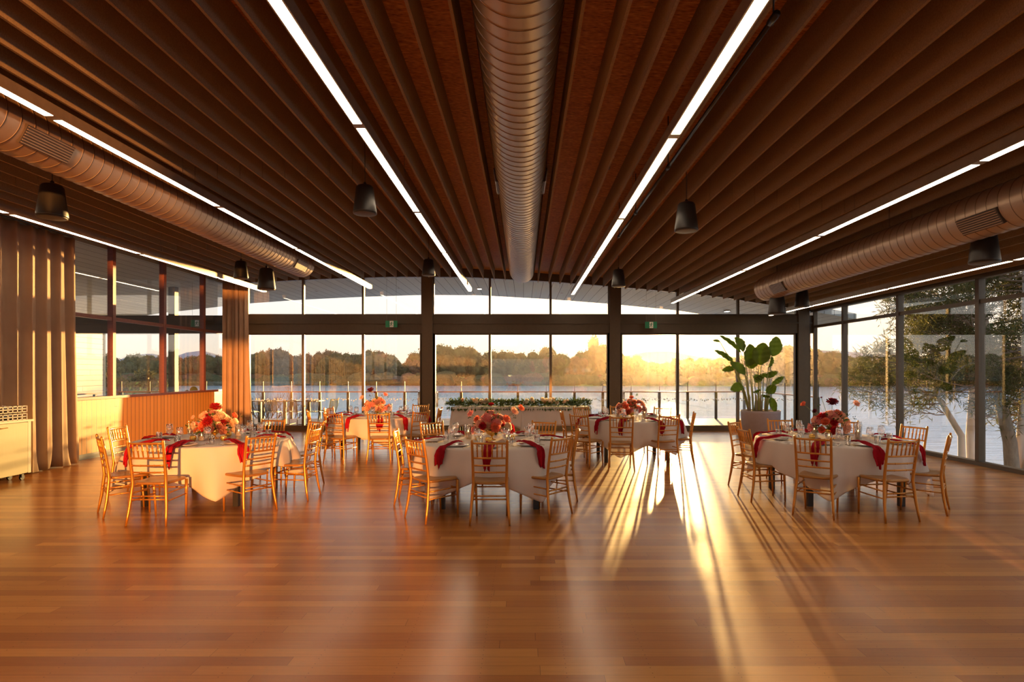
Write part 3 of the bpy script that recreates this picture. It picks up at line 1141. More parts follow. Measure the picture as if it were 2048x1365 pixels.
# ------------------------------------------------------------------ chiavari chair
def bamboo(mb, pts, r, n=8, knuckles=()):
    mb.tube(pts, r, n)
    pts = [Vector(p) for p in pts]
    tot = sum((b - a).length for a, b in zip(pts, pts[1:]))
    for k_ in knuckles:
        s_ = k_ * tot
        for a, b in zip(pts, pts[1:]):
            l_ = (b - a).length
            if s_ <= l_:
                c = a + (b - a) * (s_ / l_)
                t_ = (b - a).normalized()
                rr = (r if not isinstance(r, (list, tuple)) else r[0])
                mb.tube([c - t_ * 0.007, c - t_ * 0.003, c + t_ * 0.003, c + t_ * 0.007], [rr * 0.9, rr * 1.25, rr * 1.25, rr * 0.9], n)
                break
            s_ -= l_


def make_chair():
    root = thing('chiavari_chair', 'x', 'chair')
    # origin: floor, midway between the rear feet; the chair faces +y

    def back(s_, z):
        # centre line of a rear leg / back post
        tab_x = [(0, 0.213), (0.44, 0.178), (0.92, 0.188)]
        tab_y = [(0, 0.0), (0.2, 0.035), (0.44, 0.06), (0.6, 0.045), (0.92, -0.015)]
        return Vector((s_ * interp(tab_x, z), interp(tab_y, z), z))
    for s_ in (-1, 1):
        mb = MB()
        zz_ = [0.0, 0.1, 0.2, 0.3, 0.44, 0.55, 0.7, 0.8, 0.9, 0.912, 0.92]
        bamboo(mb, [back(s_, z) for z in zz_], [0.010, 0.014, 0.016, 0.017, 0.017, 0.016, 0.015, 0.0145, 0.0145, 0.013, 0.006], 10, (0.27, 0.36, 0.62, 0.78, 0.93))
        mb.build('leg', M['gold'], root, True)
        mb = MB()
        p = [(s_ * 0.172, 0.455, 0), (s_ * 0.176, 0.45, 0.15), (s_ * 0.182, 0.44, 0.30), (s_ * 0.187, 0.435, 0.43)]
        bamboo(mb, p, [0.010, 0.0135, 0.016, 0.016], 10, (0.5, 0.72, 0.9))
        mb.build('leg', M['gold'], root, True)
    # seat: rounded trapezoid, slightly dished

    def outline(k):
        pts = []
        for i in range(48):
            a = 2 * PI * i / 48
            ca, sa = math.cos(a), math.sin(a)
            e = 0.42
            x = math.copysign(abs(ca) ** e, ca)
            y = math.copysign(abs(sa) ** e, sa)
            hw = 0.183 + 0.022 * (y + 1) / 2
            bow = 0.018 * (1 - x * x) if y > 0 else 0
            pts.append((x * hw * k, 0.26 + y * 0.205 * k + bow * k))
        return pts
    mb = MB()
    lay = [(0.94, 0.428), (0.99, 0.432), (1.0, 0.442), (0.985, 0.452), (0.93, 0.458), (0.7, 0.452), (0.35, 0.447), (0.05, 0.446)]
    vs = []
    for kk, z in lay:
        vs += [(x, y, z) for x, y in outline(kk)]
    fs = []
    for i in range(len(lay) - 1):
        for j in range(48):
            fs.append((i * 48 + j, i * 48 + (j + 1) % 48, (i + 1) * 48 + (j + 1) % 48, (i + 1) * 48 + j))
    fs.append(tuple(range(47, -1, -1)))
    fs.append(tuple((len(lay) - 1) * 48 + j for j in range(48)))
    mb.add(vs, fs)
    mb.build('seat', M['seat'], root, True)

    def rail(z, r, bow, flat=1.0, name='back_rail', kn=()):
        mb = MB()
        a, b = back(-1, z), back(1, z)
        pts = []
        for i in range(9):
            u = i / 8
            p_ = a.lerp(b, u)
            p_.y -= bow * 4 * u * (1 - u)
            pts.append(p_)
        bamboo(mb, pts, r, 8, kn)
        return mb.build(name, M['gold'], root, True)
    rail(0.882, 0.0115, 0.022, name='top_rail')
    rail(0.722, 0.0105, 0.020)
    rail(0.640, 0.0095, 0.018, kn=(0.3, 0.7))
    rail(0.565, 0.0095, 0.016, kn=(0.3, 0.7))
    for i in range(6):
        u = (i + 1) / 7
        a = back(-1, 0.722).lerp(back(1, 0.722), u)
        a.y -= 0.02 * 4 * u * (1 - u)
        b = back(-1, 0.882).lerp(back(1, 0.882), u)
        b.y -= 0.022 * 4 * u * (1 - u)
        mb = MB()
        mb.tube([a.lerp(b, q) for q in (0, 0.15, 0.3, 0.42, 0.46, 0.54, 0.58, 0.7, 0.85, 1)],
                [0.006, 0.0075, 0.0085, 0.008, 0.0105, 0.0105, 0.008, 0.0085, 0.0075, 0.006], 7)
        mb.build('spindle', M['gold'], root, True)
    for s_ in (-1, 1):
        for za, zc_ in ((0.335, 0.345), (0.255, 0.262)):
            mb = MB()
            fr = Vector((s_ * 0.182, 0.443, zc_))
            bamboo(mb, [back(s_, za), fr], 0.008, 7, (0.3, 0.7))
            mb.build('stretcher', M['gold'], root, True)
    for z in (0.31, 0.275):
        mb = MB()
        bamboo(mb, [back(-1, z), back(1, z)], 0.0085, 7, (0.3, 0.7))
        mb.build('stretcher', M['gold'], root, True)
    for z in (0.335,):
        mb = MB()
        bamboo(mb, [(-0.183, 0.441, z), (0.183, 0.441, z)], 0.0085, 7, (0.3, 0.7))
        mb.build('stretcher', M['gold'], root, True)
    return root


CH = make_chair()
# tables: name, centre, radius, corner azimuths of the cloth, chairs (x, y of rear feet middle, facing angle, where)
TABLES = [
    ('left foreground table', (-4.07, 7.9), [-62, 25, 118, 205], [
        (-4.015, 6.38, 0.0, 'nearest the camera, front left'), (-3.05, 6.97, 58.0, 'front right, seat turned left'),
        (-4.83, 6.85, -48.0, 'far left front'), (-5.45, 8.06, -88.0, 'left side, back to the board wall'),
        (-4.85, 9.05, -145.0, 'rear left behind the flowers'), (-3.86, 9.25, 172.0, 'rear, facing the camera'),
        (-3.10, 8.95, 142.0, 'rear right'), (-2.74, 7.86, 88.0, 'right side')]),
    ('middle foreground table', (-0.41, 7.75), [-57, 40, 128, -128], [
        (-0.36, 6.39, 0.0, 'front centre, nearest the camera'), (-1.195, 6.61, -48.0, 'front left, glowing orange'),
        (0.427, 6.79, 50.0, 'front right'), (-1.60, 7.56, -86.0, 'left side'), (0.70, 7.82, 86.0, 'right side'),
        (-1.34, 8.78, -140.0, 'rear left'), (0.30, 8.90, 155.0, 'rear right'), (-0.42, 9.12, 180.0, 'rear centre behind the flowers')]),
    ('right foreground table', (4.06, 7.9), [-118, -42, 40, 135], [
        (3.26, 6.76, -37.0, 'front left'), (4.13, 6.53, 10.0, 'front centre, nearest the camera'),
        (2.86, 7.77, -88.0, 'left side'), (3.12, 8.85, -135.0, 'rear left beside the planter'),
        (3.97, 9.28, 180.0, 'rear, facing the camera'), (4.80, 9.0, 150.0, 'rear right before the window'),
        (5.30, 8.15, 108.0, 'right side rear'), (4.95, 6.99, 52.0, 'front right, nearest the glass wall')]),
    ('left rear table', (-2.92, 12.1), [-60, 35, 120, 215], [
        (-3.38, 10.65, -20.0, 'front left'), (-2.56, 10.6, 4.0, 'front centre'), (-1.90, 11.1, 50.0, 'front right'),
        (-1.68, 12.05, 88.0, 'right side against the column'), (-3.98, 12.3, -100.0, 'left side rear'),
        (-2.30, 13.4, 165.0, 'rear right'), (-4.05, 11.3, -65.0, 'left side front'), (-3.15, 13.45, 185.0, 'rear behind the flowers')]),
    ('right rear table', (2.05, 11.4), [-110, -55, 35, 130], [
        (1.61, 9.86, -6.0, 'front centre'), (2.48, 10.2, 16.0, 'front right'), (3.05, 10.75, 78.0, 'right side'),
        (2.85, 12.3, 140.0, 'rear right against the bright doors'), (0.95, 10.25, -42.0, 'front left'), (0.72, 11.25, -86.0, 'left side'),
        (1.2, 12.45, -150.0, 'rear left'), (2.05, 12.85, 180.0, 'rear behind the flowers')]),
]
RT = 0.94
HT = 0.755


def make_table(name, c):
    root = thing('round_table', 'round banquet table on dark square legs under the white cloth, %s' % name, 'table', (c[0], c[1], 0), 0, 'round banquet tables')
    mb = MB()
    mb.lathe([(0, HT - 0.045), (RT - 0.02, HT - 0.045), (RT - 0.01, HT - 0.035), (RT - 0.01, HT - 0.012), (RT - 0.02, HT - 0.006), (0, HT - 0.006)], 64)
    mb.build('tabletop', M['deck_table'], root, True)
    for sx in (-1, 1):
        for sy in (-1, 1):
            mb = MB()
            mb.box(sx * 0.56 - 0.032, sx * 0.56 + 0.032, sy * 0.56 - 0.032, sy * 0.56 + 0.032, 0, HT - 0.045)
            mb.build('leg', M['black'], root)
    return root


def make_cloth(name, c, corners, seed):
    rnd = random.Random(seed)
    ph = [rnd.uniform(0, 6.28) for _ in range(6)]
    NA = 220
    rows = [(0.0, 0)] + []
    cr = [R(a) for a in corners]

    def prox(a):
        # 1 at a corner, 0 halfway between corners
        m_ = 0
        for q in cr:
            dd = abs((a - q + PI) % (2 * PI) - PI)
            m_ = max(m_, max(0.0, 1 - dd / R(44)))
        return m_

    def fn(u, v):
        a = 2 * PI * u
        p_ = prox(a)
        if v <= 0.30:
            r = RT * v / 0.30 * 0.985
            return (r * math.cos(a), r * math.sin(a), HT + 0.0015)
        if v <= 0.36:
            q = (v - 0.30) / 0.06
            r = RT * (0.985 + 0.020 * math.sin(q * PI / 2))
            return (r * math.cos(a), r * math.sin(a), HT + 0.0015 - 0.014 * (1 - math.cos(q * PI / 2)))
        q = (v - 0.36) / 0.64
        drop = 0.285 + 0.30 * p_ ** 1.25 + 0.012 * math.sin(3 * a + ph[0])
        fold = (0.022 * math.sin(7 * a + ph[1]) + 0.020 * math.sin(13 * a + ph[2]) + 0.014 * math.sin(21 * a + ph[3])) * q
        # each corner hangs as a cone of cloth standing a little off the table
        flare = (0.05 + 0.10 * p_ ** 2 * (1 - 0.3 * q)) * math.sin(q * PI * 0.55)
        sd = 0
        for k_ in cr:
            dd = (a - k_ + PI) % (2 * PI) - PI
            sd += 0.07 * q * math.exp(-(dd / R(7)) ** 2) - 0.055 * q * math.exp(-((abs(dd) - R(17)) / R(8)) ** 2)
        r = RT * 1.005 + flare + fold + sd
        return (r * math.cos(a), r * math.sin(a), HT - 0.0125 - drop * q)
    mb = MB()
    mb.grid(NA, 34, fn, True)
    o = mb.build('tablecloth', M['cloth'], None, True, thick=0.0025)
    o.location = (c[0], c[1], 0)
    return tag(o, 'white linen cloth draped over the %s' % name, 'tablecloth', 'white round tablecloths')


# table ware prototypes ------------------------------------------------
def make_plate():
    mb = MB()
    mb.lathe([(0.0, 0.004), (0.07, 0.004), (0.085, 0.006), (0.125, 0.016), (0.135, 0.02), (0.136, 0.022), (0.13, 0.0225), (0.09, 0.012), (0.075, 0.0085), (0.0, 0.008)], 36)
    return mb.build('dinner_plate', M['china'], None, True)


def make_wine():
    root = thing('wine_glass', 'x', 'wine glass')
    mb = MB()
    mb.lathe([(0.028, 0.086), (0.04, 0.105), (0.0435, 0.13), (0.041, 0.165), (0.034, 0.205), (0.0333, 0.205), (0.040, 0.165), (0.0425, 0.13), (0.039, 0.106), (0.026, 0.087), (0.006, 0.080)], 20)
    mb.build('bowl', M['glassware'], root, True)
    mb = MB()
    mb.lathe([(0.026, 0.084), (0.010, 0.075), (0.004, 0.066), (0.0035, 0.03), (0.005, 0.008)], 12)
    mb.build('stem', M['glassware'], root, True)
    mb = MB()
    mb.lathe([(0.005, 0.008), (0.02, 0.003), (0.034, 0.0015), (0.034, 0.0), (0.0, 0.0)], 20)
    mb.build('foot', M['glassware'], root, True)
    return root


def make_tumbler():
    mb = MB()
    mb.lathe([(0.0, 0.0), (0.030, 0.0), (0.032, 0.003), (0.036, 0.105), (0.0352, 0.105), (0.0305, 0.012), (0.0, 0.009)], 20)
    return mb.build('water_tumbler', M['glassware'], None, True)


def make_cutlery(kind):
    root = None
    mb = MB()
    if kind == 'knife':
        mb.tube([(0, -0.11, 0.004), (0, -0.02, 0.005), (0, 0.0, 0.004)], [0.0065, 0.0055, 0.004], 8, flat=0.5)
        mb.tube([(0, 0.0, 0.004), (0.001, 0.05, 0.003), (0.002, 0.10, 0.003), (0, 0.118, 0.003)], [0.006, 0.009, 0.009, 0.002], 8, flat=0.15)
    else:
        mb.tube([(0, -0.10, 0.003), (0, -0.03, 0.006), (0, 0.03, 0.005)], [0.007, 0.004, 0.003], 8, flat=0.4)
        mb.tube([(0, 0.03, 0.005), (0, 0.045, 0.003), (0, 0.06, 0.003)], [0.003, 0.011, 0.012], 8, flat=0.15)
        for q in (-0.009, -0.003, 0.003, 0.009):
            mb.tube([(q, 0.058, 0.003), (q, 0.095, 0.005)], [0.0022, 0.0012], 5)
    return mb.build('dinner_' + kind, M['steel'], None, True)


def make_napkin(kind, seed):
    """origin on the tabletop at the table edge, +x points outward, lies over the plate and (kind 0/1) hangs over the rim"""
    rnd = random.Random(seed)
    ph = [rnd.uniform(0, 6.28) for _ in range(5)]
    hang = [0.20, 0.12, 0.0][kind]
    # path: from over the plate (-0.36) to edge, then down
    path = [(-0.37, 0.028), (-0.30, 0.046), (-0.22, 0.045), (-0.14, 0.030), (-0.06, 0.014), (0.0, 0.012)]
    if hang:
        path += [(0.040, 0.006), (0.060, -0.02), (0.072, -0.07), (0.080, -hang * 0.6), (0.088, -hang)]
    else:
        path = [(-0.38, 0.020), (-0.31, 0.044), (-0.22, 0.050), (-0.13, 0.040), (-0.06, 0.024), (-0.01, 0.015)]
    P = [Vector((a, 0, b)) for a, b in path]

    def fn(u, v):
        s_ = v * (len(P) - 1)
        i = min(int(s_), len(P) - 2)
        p_ = P[i].lerp(P[i + 1], s_ - i)
        wd = 0.032 + 0.025 * math.sin(v * PI) + 0.014 * math.sin(5 * v + ph[0]) + (0.03 * max(0, v - 0.6) / 0.4 if hang else 0)
        if v > 0.85:
            wd *= 1 - 0.7 * (v - 0.85) / 0.15 * (0.6 + 0.4 * math.sin(20 * u))
        cr = 0.010 * math.sin(11 * u + 5 * v + ph[1]) + 0.008 * math.sin(23 * u + ph[2] + 7 * v) + 0.004
        y = (u - 0.5) * 2 * wd + 0.02 * math.sin(3.2 * v + ph[3])
        if v > 0.62 and hang:
            return (p_.x + abs(cr) * 1.6, y, p_.z + 0.03 * math.sin(9 * u + ph[4]) * (v - 0.62) * 3)
        return (p_.x, y, p_.z + abs(cr) + 0.001)
    mb = MB()
    mb.grid(22, 40, fn)
    # two thin tails
    return mb.build('napkin', M['napkin'], None, True, thick=0.0016)


# candles etc.
def make_votive():
    root = thing('votive_holder', 'x', 'candle holder')
    mb = MB()
    mb.lathe([(0.0, 0.0), (0.022, 0.0), (0.036, 0.015), (0.041, 0.035), (0.037, 0.055), (0.031, 0.064), (0.029, 0.064), (0.035, 0.052), (0.038, 0.035), (0.033, 0.018), (0.0, 0.012)], 22)
    mb.build('cup', M['gold_glass'], root, True)
    mb = MB()
    mb.lathe([(0.0, 0.013), (0.026, 0.013), (0.028, 0.036), (0.0, 0.036)], 14)
    w_ = mb.build('tealight', M['wax'], root, True)
    mb = MB()
    mb.tube([(0, 0, 0.036), (0, 0, 0.042), (0, 0, 0.052), (0, 0, 0.06)], [0.002, 0.005, 0.004, 0.0005], 8)
    mb.build('flame', M['flame'], w_, True)
    return root


def make_cylinder_candle(hg, hc, r):
    root = thing('candle_in_glass_cylinder', 'x', 'candle')
    mb = MB()
    mb.lathe([(0.0, 0.0), (r, 0.0), (r + 0.001, 0.004), (r + 0.001, hg), (r - 0.002, hg), (r - 0.002, 0.008), (0.0, 0.008)], 26)
    mb.build('glass_cylinder', M['glassware'], root, True)
    mb = MB()
    mb.lathe([(0.0, 0.009), (r * 0.72, 0.009), (r * 0.74, 0.012), (r * 0.74, hc - 0.004), (r * 0.66, hc), (r * 0.3, hc - 0.004), (0.0, hc - 0.006)], 24)
    w_ = mb.build('pillar_candle', M['wax'], root, True)
    mb = MB()
    mb.tube([(0, 0, hc - 0.006), (0, 0, hc + 0.004)], 0.001, 5)
    mb.tube([(0, 0, hc + 0.003), (0, 0, hc + 0.01), (0, 0, hc + 0.02), (0, 0, hc + 0.03)], [0.002, 0.006, 0.005, 0.0005], 8)
    mb.build('flame', M['flame'], w_, True)
    return root


# blooms ---------------------------------------------------------------
def bloom_mesh(kind, seed):
    rnd = random.Random(seed)
    mb = MB()
    if kind == 'rose':
        rings = [(5, 0.25, 75, 0.5), (6, 0.45, 60, 0.7), (7, 0.68, 42, 0.9), (8, 0.88, 25, 1.0), (8, 1.0, 8, 1.05)]
    else:
        rings = [(8, 0.3, 78, 0.4), (11, 0.5, 62, 0.5), (13, 0.7, 46, 0.55), (15, 0.85, 30, 0.6), (16, 0.97, 12, 0.6), (16, 0.95, -8, 0.6), (14, 0.8, -30, 0.55)]
    for (n_, rr, el, wd) in rings:
        for i in range(n_):
            a = 2 * PI * (i + rnd.uniform(-0.2, 0.2)) / n_ + el
            e = R(el + rnd.uniform(-7, 7))
            out = Vector((math.cos(a), math.sin(a), 0))
            side = Vector((-math.sin(a), math.cos(a), 0))
            up = Vector((0, 0, 1))

            def fn(u, v, out=out, side=side, e=e, rr=rr, wd=wd):
                # petal: cup shaped, starts at centre
                L_ = rr * v
                ww = wd * 0.55 * math.sin(PI * min(1, 0.18 + v * 0.75)) * (u - 0.5) * 2 * (1.0 if kind == 'rose' else 0.42)
                curl = 0.35 * v * v if kind == 'rose' else 0.1 * v
                ee = e + curl * 0.9
                p_ = out * (L_ * math.cos(ee)) + up * (L_ * math.sin(ee) + 0.0) + side * ww
                p_ += up * (0.18 if kind == 'rose' else 0.12) * abs(u - 0.5) * 2 * v - out * 0.10 * abs(u - 0.5) * 2 * v
                return tuple(p_)
            mb.grid(4, 4, fn)
    mb.ball((0, 0, 0.05), 0.35 if kind == 'rose' else 0.45, 8, 6)
    return mb


BLOOM = {}


def bloom_data(kind, colr, v):
    key = (kind, colr, v)
    if key not in BLOOM:
        mb = bloom_mesh(kind, v + 3)
        me = bpy.data.meshes.new('bloom')
        me.from_pydata(mb.v, [], mb.f)
        me.materials.append(M['bloom_' + colr])
        me.polygons.foreach_set('use_smooth', [True] * len(me.polygons))
        BLOOM[key] = me
    return BLOOM[key]


def leaf_blade(mb, base, direction, length, width, rnd, droop=0.3, n=5):
    dv = Vector(direction).normalized()
    side = dv.cross(Vector((0, 0, 1)))
    if side.length < 0.01:
        side = Vector((1, 0, 0))
    side.normalize()
    side = Matrix.Rotation(rnd.uniform(-0.8, 0.8), 3, dv) @ side
    b = Vector(base)

    def fn(u, v):
        p_ = b + dv * (length * v) - Vector((0, 0, 1)) * droop * length * v * v
        w_ = width * 0.5 * math.sin(PI * min(1.0, v * 0.95 + 0.04)) ** 0.8
        k_ = (u - 0.5) * 2
        return tuple(p_ + side * (w_ * k_) + dv.cross(side) * (abs(k_) * w_ * 0.25))
    mb.grid(3, n, fn)


def bouquet(c, seed, scale, label, palette, tall, tilt=0.0):
    rnd = random.Random(seed)
    root = thing('flower_centrepiece', label, 'flower arrangement', (c[0], c[1], HT + 0.003), 0, 'floral centrepieces')
    mb = MB()
    mb.lathe([(0.0, 0.0), (0.055, 0.0), (0.05, 0.008), (0.016, 0.018), (0.012, 0.045), (0.03, 0.06), (0.075, 0.085), (0.088, 0.125), (0.084, 0.125), (0.07, 0.09), (0.0, 0.07)], 26)
    tag(mb.build('vase', M['gold_glass'], root, True), 'gold footed bowl')
    cen = Vector((0, 0, 0.13))
    stems = MB()
    leaves = MB()
    blooms = []
    N_ = 34
    for i in range(N_):
        colr, kind = palette[i % len(palette)]
        for _ in range(60):
            th = rnd.uniform(0, 2 * PI)
            el = R(rnd.uniform(-5, 85))
            rad = rnd.uniform(0.11, 0.185) * scale
            p_ = cen + Vector((math.cos(th) * math.cos(el) * 1.15, math.sin(th) * math.cos(el) * 0.95, math.sin(el) * 0.85)) * rad
            s_ = rnd.uniform(0.045, 0.066) * scale
            if all((p_ - q[0]).length > (s_ + q[1]) * 0.85 for q in blooms):
                break
        blooms.append((p_, s_, colr, kind))
    for (dx, dy, dz, s_, colr, kind) in tall:
        blooms.append((cen + Vector((dx * 1.1, dy, dz + 0.05)), s_ * 1.15, colr, kind))
    for i, (p_, s_, colr, kind) in enumerate(blooms):
        o = bpy.data.objects.new('bloom', bloom_data(kind, colr, i % 3))
        COL.objects.link(o)
        o.parent = root
        o.location = p_
        dv = (p_ - cen + Vector((0, -0.03, 0.02))).normalized()
        o.rotation_euler = dv.to_track_quat('Z', 'Y').to_euler()
        o.scale = (s_, s_, s_)
        o['label'] = '%s %s' % (colr, 'rose' if kind == 'rose' else 'dahlia like bloom')
        stems.tube([cen - Vector((0, 0, 0.03)), cen.lerp(p_, 0.5) + Vector((0, 0, 0.01)), p_], 0.0032, 5)
    for i in range(70):
        th = rnd.uniform(0, 2 * PI)
        el = R(rnd.uniform(-20, 80))
        dv = Vector((math.cos(th) * math.cos(el), math.sin(th) * math.cos(el), math.sin(el)))
        leaf_blade(leaves, cen + dv * rnd.uniform(0.08, 0.17) * scale, dv + Vector((0, 0, 0.2)), rnd.uniform(0.05, 0.09), 0.03, rnd)
    for i in range(7):
        th = rnd.uniform(0, 2 * PI)
        el = R(rnd.uniform(5, 70))
        dv = Vector((math.cos(th) * math.cos(el), math.sin(th) * math.cos(el), math.sin(el)))
        q = cen + dv * rnd.uniform(0.24, 0.30) * scale
        stems.tube([cen, cen.lerp(q, 0.6) + Vector((0, 0, 0.015)), q], 0.0015, 5)
        for k_ in range(6):
            leaves.ball(tuple(q + Vector((rnd.uniform(-.02, .02), rnd.uniform(-.02, .02), rnd.uniform(-.02, .02)))), 0.007, 6, 4)
    stems.build('stem', M['stalk'], root, True)
    leaves.build('foliage', M['garland'], root, True)
    return root


PROTO = dict(plate=make_plate(), wine=make_wine(), tumbler=make_tumbler(), knife=make_cutlery('knife'), fork=make_cutlery('fork'),
             nap0=make_napkin(0, 1), nap1=make_napkin(1, 2), nap2=make_napkin(2, 3), nap3=make_napkin(0, 9),
             votive=make_votive(), cyl=make_cylinder_candle(0.20, 0.10, 0.045), low=make_cylinder_candle(0.10, 0.06, 0.04))
used2 = set()
PAL = {
    0: [('cream', 'rose'), ('blush', 'rose'), ('coral', 'rose'), ('cream', 'rose'), ('crimson', 'dahlia'), ('blush', 'rose'), ('mauve', 'rose')],
    1: [('crimson', 'dahlia'), ('cream', 'rose'), ('pink', 'dahlia'), ('mauve', 'rose'), ('blush', 'rose'), ('coral', 'dahlia')],
    2: [('pink', 'rose'), ('pink', 'dahlia'), ('blush', 'rose'), ('crimson', 'dahlia'), ('coral', 'rose'), ('blush', 'dahlia')],
    3: [('blush', 'rose'), ('mauve', 'rose'), ('pink', 'dahlia'), ('blush', 'dahlia')],
    4: [('coral', 'rose'), ('blush', 'rose'), ('pink', 'dahlia'), ('mauve', 'rose')],
}
TALL = {
    0: [(0.02, -0.02, 0.235, 0.075, 'crimson', 'dahlia'), (-0.26, 0, 0.10, 0.03, 'blush', 'dahlia'), (0.24, -0.03, 0.12, 0.045, 'coral', 'rose')],
    1: [(-0.01, 0, 0.27, 0.038, 'crimson', 'rose'), (0.26, 0, 0.19, 0.06, 'blush', 'dahlia'), (0.34, 0.02, 0.23, 0.05, 'coral', 'dahlia'), (-0.25, 0, 0.16, 0.05, 'pink', 'dahlia')],
    2: [(0.0, -0.02, 0.30, 0.075, 'burgundy', 'dahlia'), (-0.33, 0, 0.27, 0.042, 'coral', 'rose'), (0.30, 0, 0.28, 0.05, 'blush', 'dahlia'), (-0.12, 0, 0.36, 0.016, 'burgundy', 'rose'), (-0.2, 0, 0.18, 0.035, 'burgundy', 'dahlia')],
    3: [(-0.12, 0, 0.33, 0.07, 'burgundy', 'dahlia'), (-0.04, 0, 0.28, 0.03, 'burgundy', 'rose'), (0.15, 0, 0.24, 0.05, 'pink', 'dahlia'), (-0.28, 0, 0.18, 0.05, 'blush', 'dahlia')],
    4: [(0.0, 0, 0.2, 0.05, 'coral', 'rose')],
}
BL = ['round cream and red bouquet topped by a crimson dahlia, left foreground table',
      'loose arrangement of red, blush and cream flowers on the middle foreground table',
      'pink and blush flowers with a tall dark burgundy bloom on the right foreground table',
      'dusty pink flowers with a round dark bloom on the left rear table',
      'backlit coral and pink flowers on the right rear table']
BOFF = [(-0.02, 0.05), (0.0, 0.05), (0.02, 0.05), (-0.03, 0), (0.0, 0)]
used = set()
for ti, (tn, c, corners, chairs) in enumerate(TABLES):
    make_table(tn, c)
    make_cloth(tn, c, corners, 10 + ti)
    rnd = random.Random(50 + ti)
    bouquet((c[0] + BOFF[ti][0], c[1] + BOFF[ti][1]), 20 + ti, 1.28, BL[ti], PAL[ti], TALL[ti])
    for si, (x, y, fa, where) in enumerate(chairs):
        lab = 'gold bamboo style chair at the %s, %s' % (tn, where)
        place(CH, used, (x, y, 0), R(fa), lab, 'chair', 'gold chairs around the round tables')
        # place setting opposite the chair; seat centre is 0.25 m in front of the rear feet
        sx, sy = x - math.sin(R(fa)) * 0.25, y + math.cos(R(fa)) * 0.25
        a = math.atan2(sy - c[1], sx - c[0])
        ca, sa = math.cos(a), math.sin(a)
        z = HT + 0.003

        def P_(r, t_):
            return (c[0] + ca * r - sa * t_, c[1] + sa * r + ca * t_, z)
        w_ = 'at the %s, %s place' % (tn, where.split(',')[0])
        place(PROTO['plate'], used2, P_(0.73, 0), 0, 'white plate ' + w_, 'plate', 'dinner plates')
        front = sy < c[1] - 0.1
        kind = (('nap0', 'nap3')[si % 2] if front else ('nap1', 'nap2', 'nap2')[si % 3])
        p_ = P_(RT - 0.03, 0.0)
        off = rnd.uniform(-0.02, 0.02)
        if front:
            off = -0.03
        p_ = P_(RT + 0.004, off)
        desc = 'crimson napkin hanging ' if kind in ('nap0', 'nap3', 'nap1') else 'crimson napkin across a plate '
        place(PROTO[kind], used2, p_, a, desc + w_, 'napkin', 'crimson napkins')
        g = P_(0.53, 0.17 + rnd.uniform(-0.02, 0.02))
        place(PROTO['wine'], used2, g, 0, 'clear stemmed wine glass ' + w_, 'wine glass', 'wine glasses')
        g = P_(0.60, 0.24 + rnd.uniform(-0.02, 0.02))
        place(PROTO['tumbler'], used2, g, 0, 'clear water tumbler ' + w_, 'glass', 'water tumblers')
        if ti < 3:
            place(PROTO['knife'], used2, P_(0.73, 0.17), a + PI / 2, 'steel dinner knife ' + w_, 'knife', 'dinner knives')
            place(PROTO['fork'], used2, P_(0.73, -0.17), a + PI / 2, 'steel dinner fork ' + w_, 'fork', 'dinner forks')
    spots = {0: [('votive', -0.16, -0.22, 'left of the flowers'), ('votive', 0.22, -0.2, 'right of the flowers'), ('cyl', 0.33, -0.02, 'right of the flowers'), ('low', -0.05, -0.22, 'before the flowers'), ('votive', 0.05, 0.28, 'behind the flowers')],
             1: [('votive', -0.17, -0.12, 'left of the flowers'), ('votive', -0.03, -0.24, 'before the flowers'), ('votive', 0.26, -0.04, 'right of the flowers'), ('cyl', -0.31, 0.06, 'left of the flowers'), ('cyl', 0.20, 0.24, 'right behind the flowers'), ('low', 0.20, -0.16, 'right of the flowers')],
             2: [('votive', -0.27, -0.02, 'left of the flowers'), ('votive', 0.10, -0.21, 'before the flowers'), ('low', -0.14, -0.2, 'left before the flowers'), ('cyl', 0.30, -0.08, 'right of the flowers'), ('cyl', -0.13, 0.21, 'behind the flowers')],
             3: [('votive', 0.2, -0.15, 'right of the flowers'), ('cyl', -0.24, -0.06, 'left of the flowers')],
             4: [('votive', -0.2, -0.15, 'left of the flowers'), ('cyl', 0.24, -0.06, 'right of the flowers'), ('cyl', -0.25, 0.05, 'left of the flowers')]}[ti]
    for (kk, dx, dy, wh) in spots:
        nm = {'votive': 'small dimpled gold votive holder', 'cyl': 'ivory candle in a tall glass', 'low': 'short ivory candle in a low glass'}[kk]
        ct = {'votive': 'candle holder', 'cyl': 'candle', 'low': 'candle'}[kk]
        place(PROTO[kk], used2, (c[0] + dx, c[1] + dy, HT + 0.003), 0, '%s %s on the %s' % (nm, wh, tn), ct, 'candles and votives')

# ------------------------------------------------------------------ head table
root = thing('head_table', 'long head table before the lakeside doors', 'table', (-0.06, 15.36, 0))
mb = MB()
mb.box(-1.70, 1.70, -0.36, 0.36, 0.715, 0.748)
mb.build('tabletop', M['deck_table'], root)
for sx in (-1.55, 0, 1.55):
    for sy in (-0.28, 0.28):
        mb = MB()
        mb.box(sx - 0.02, sx + 0.02, sy - 0.02, sy + 0.02, 0, 0.715)
        mb.build('leg', M['black'], root)


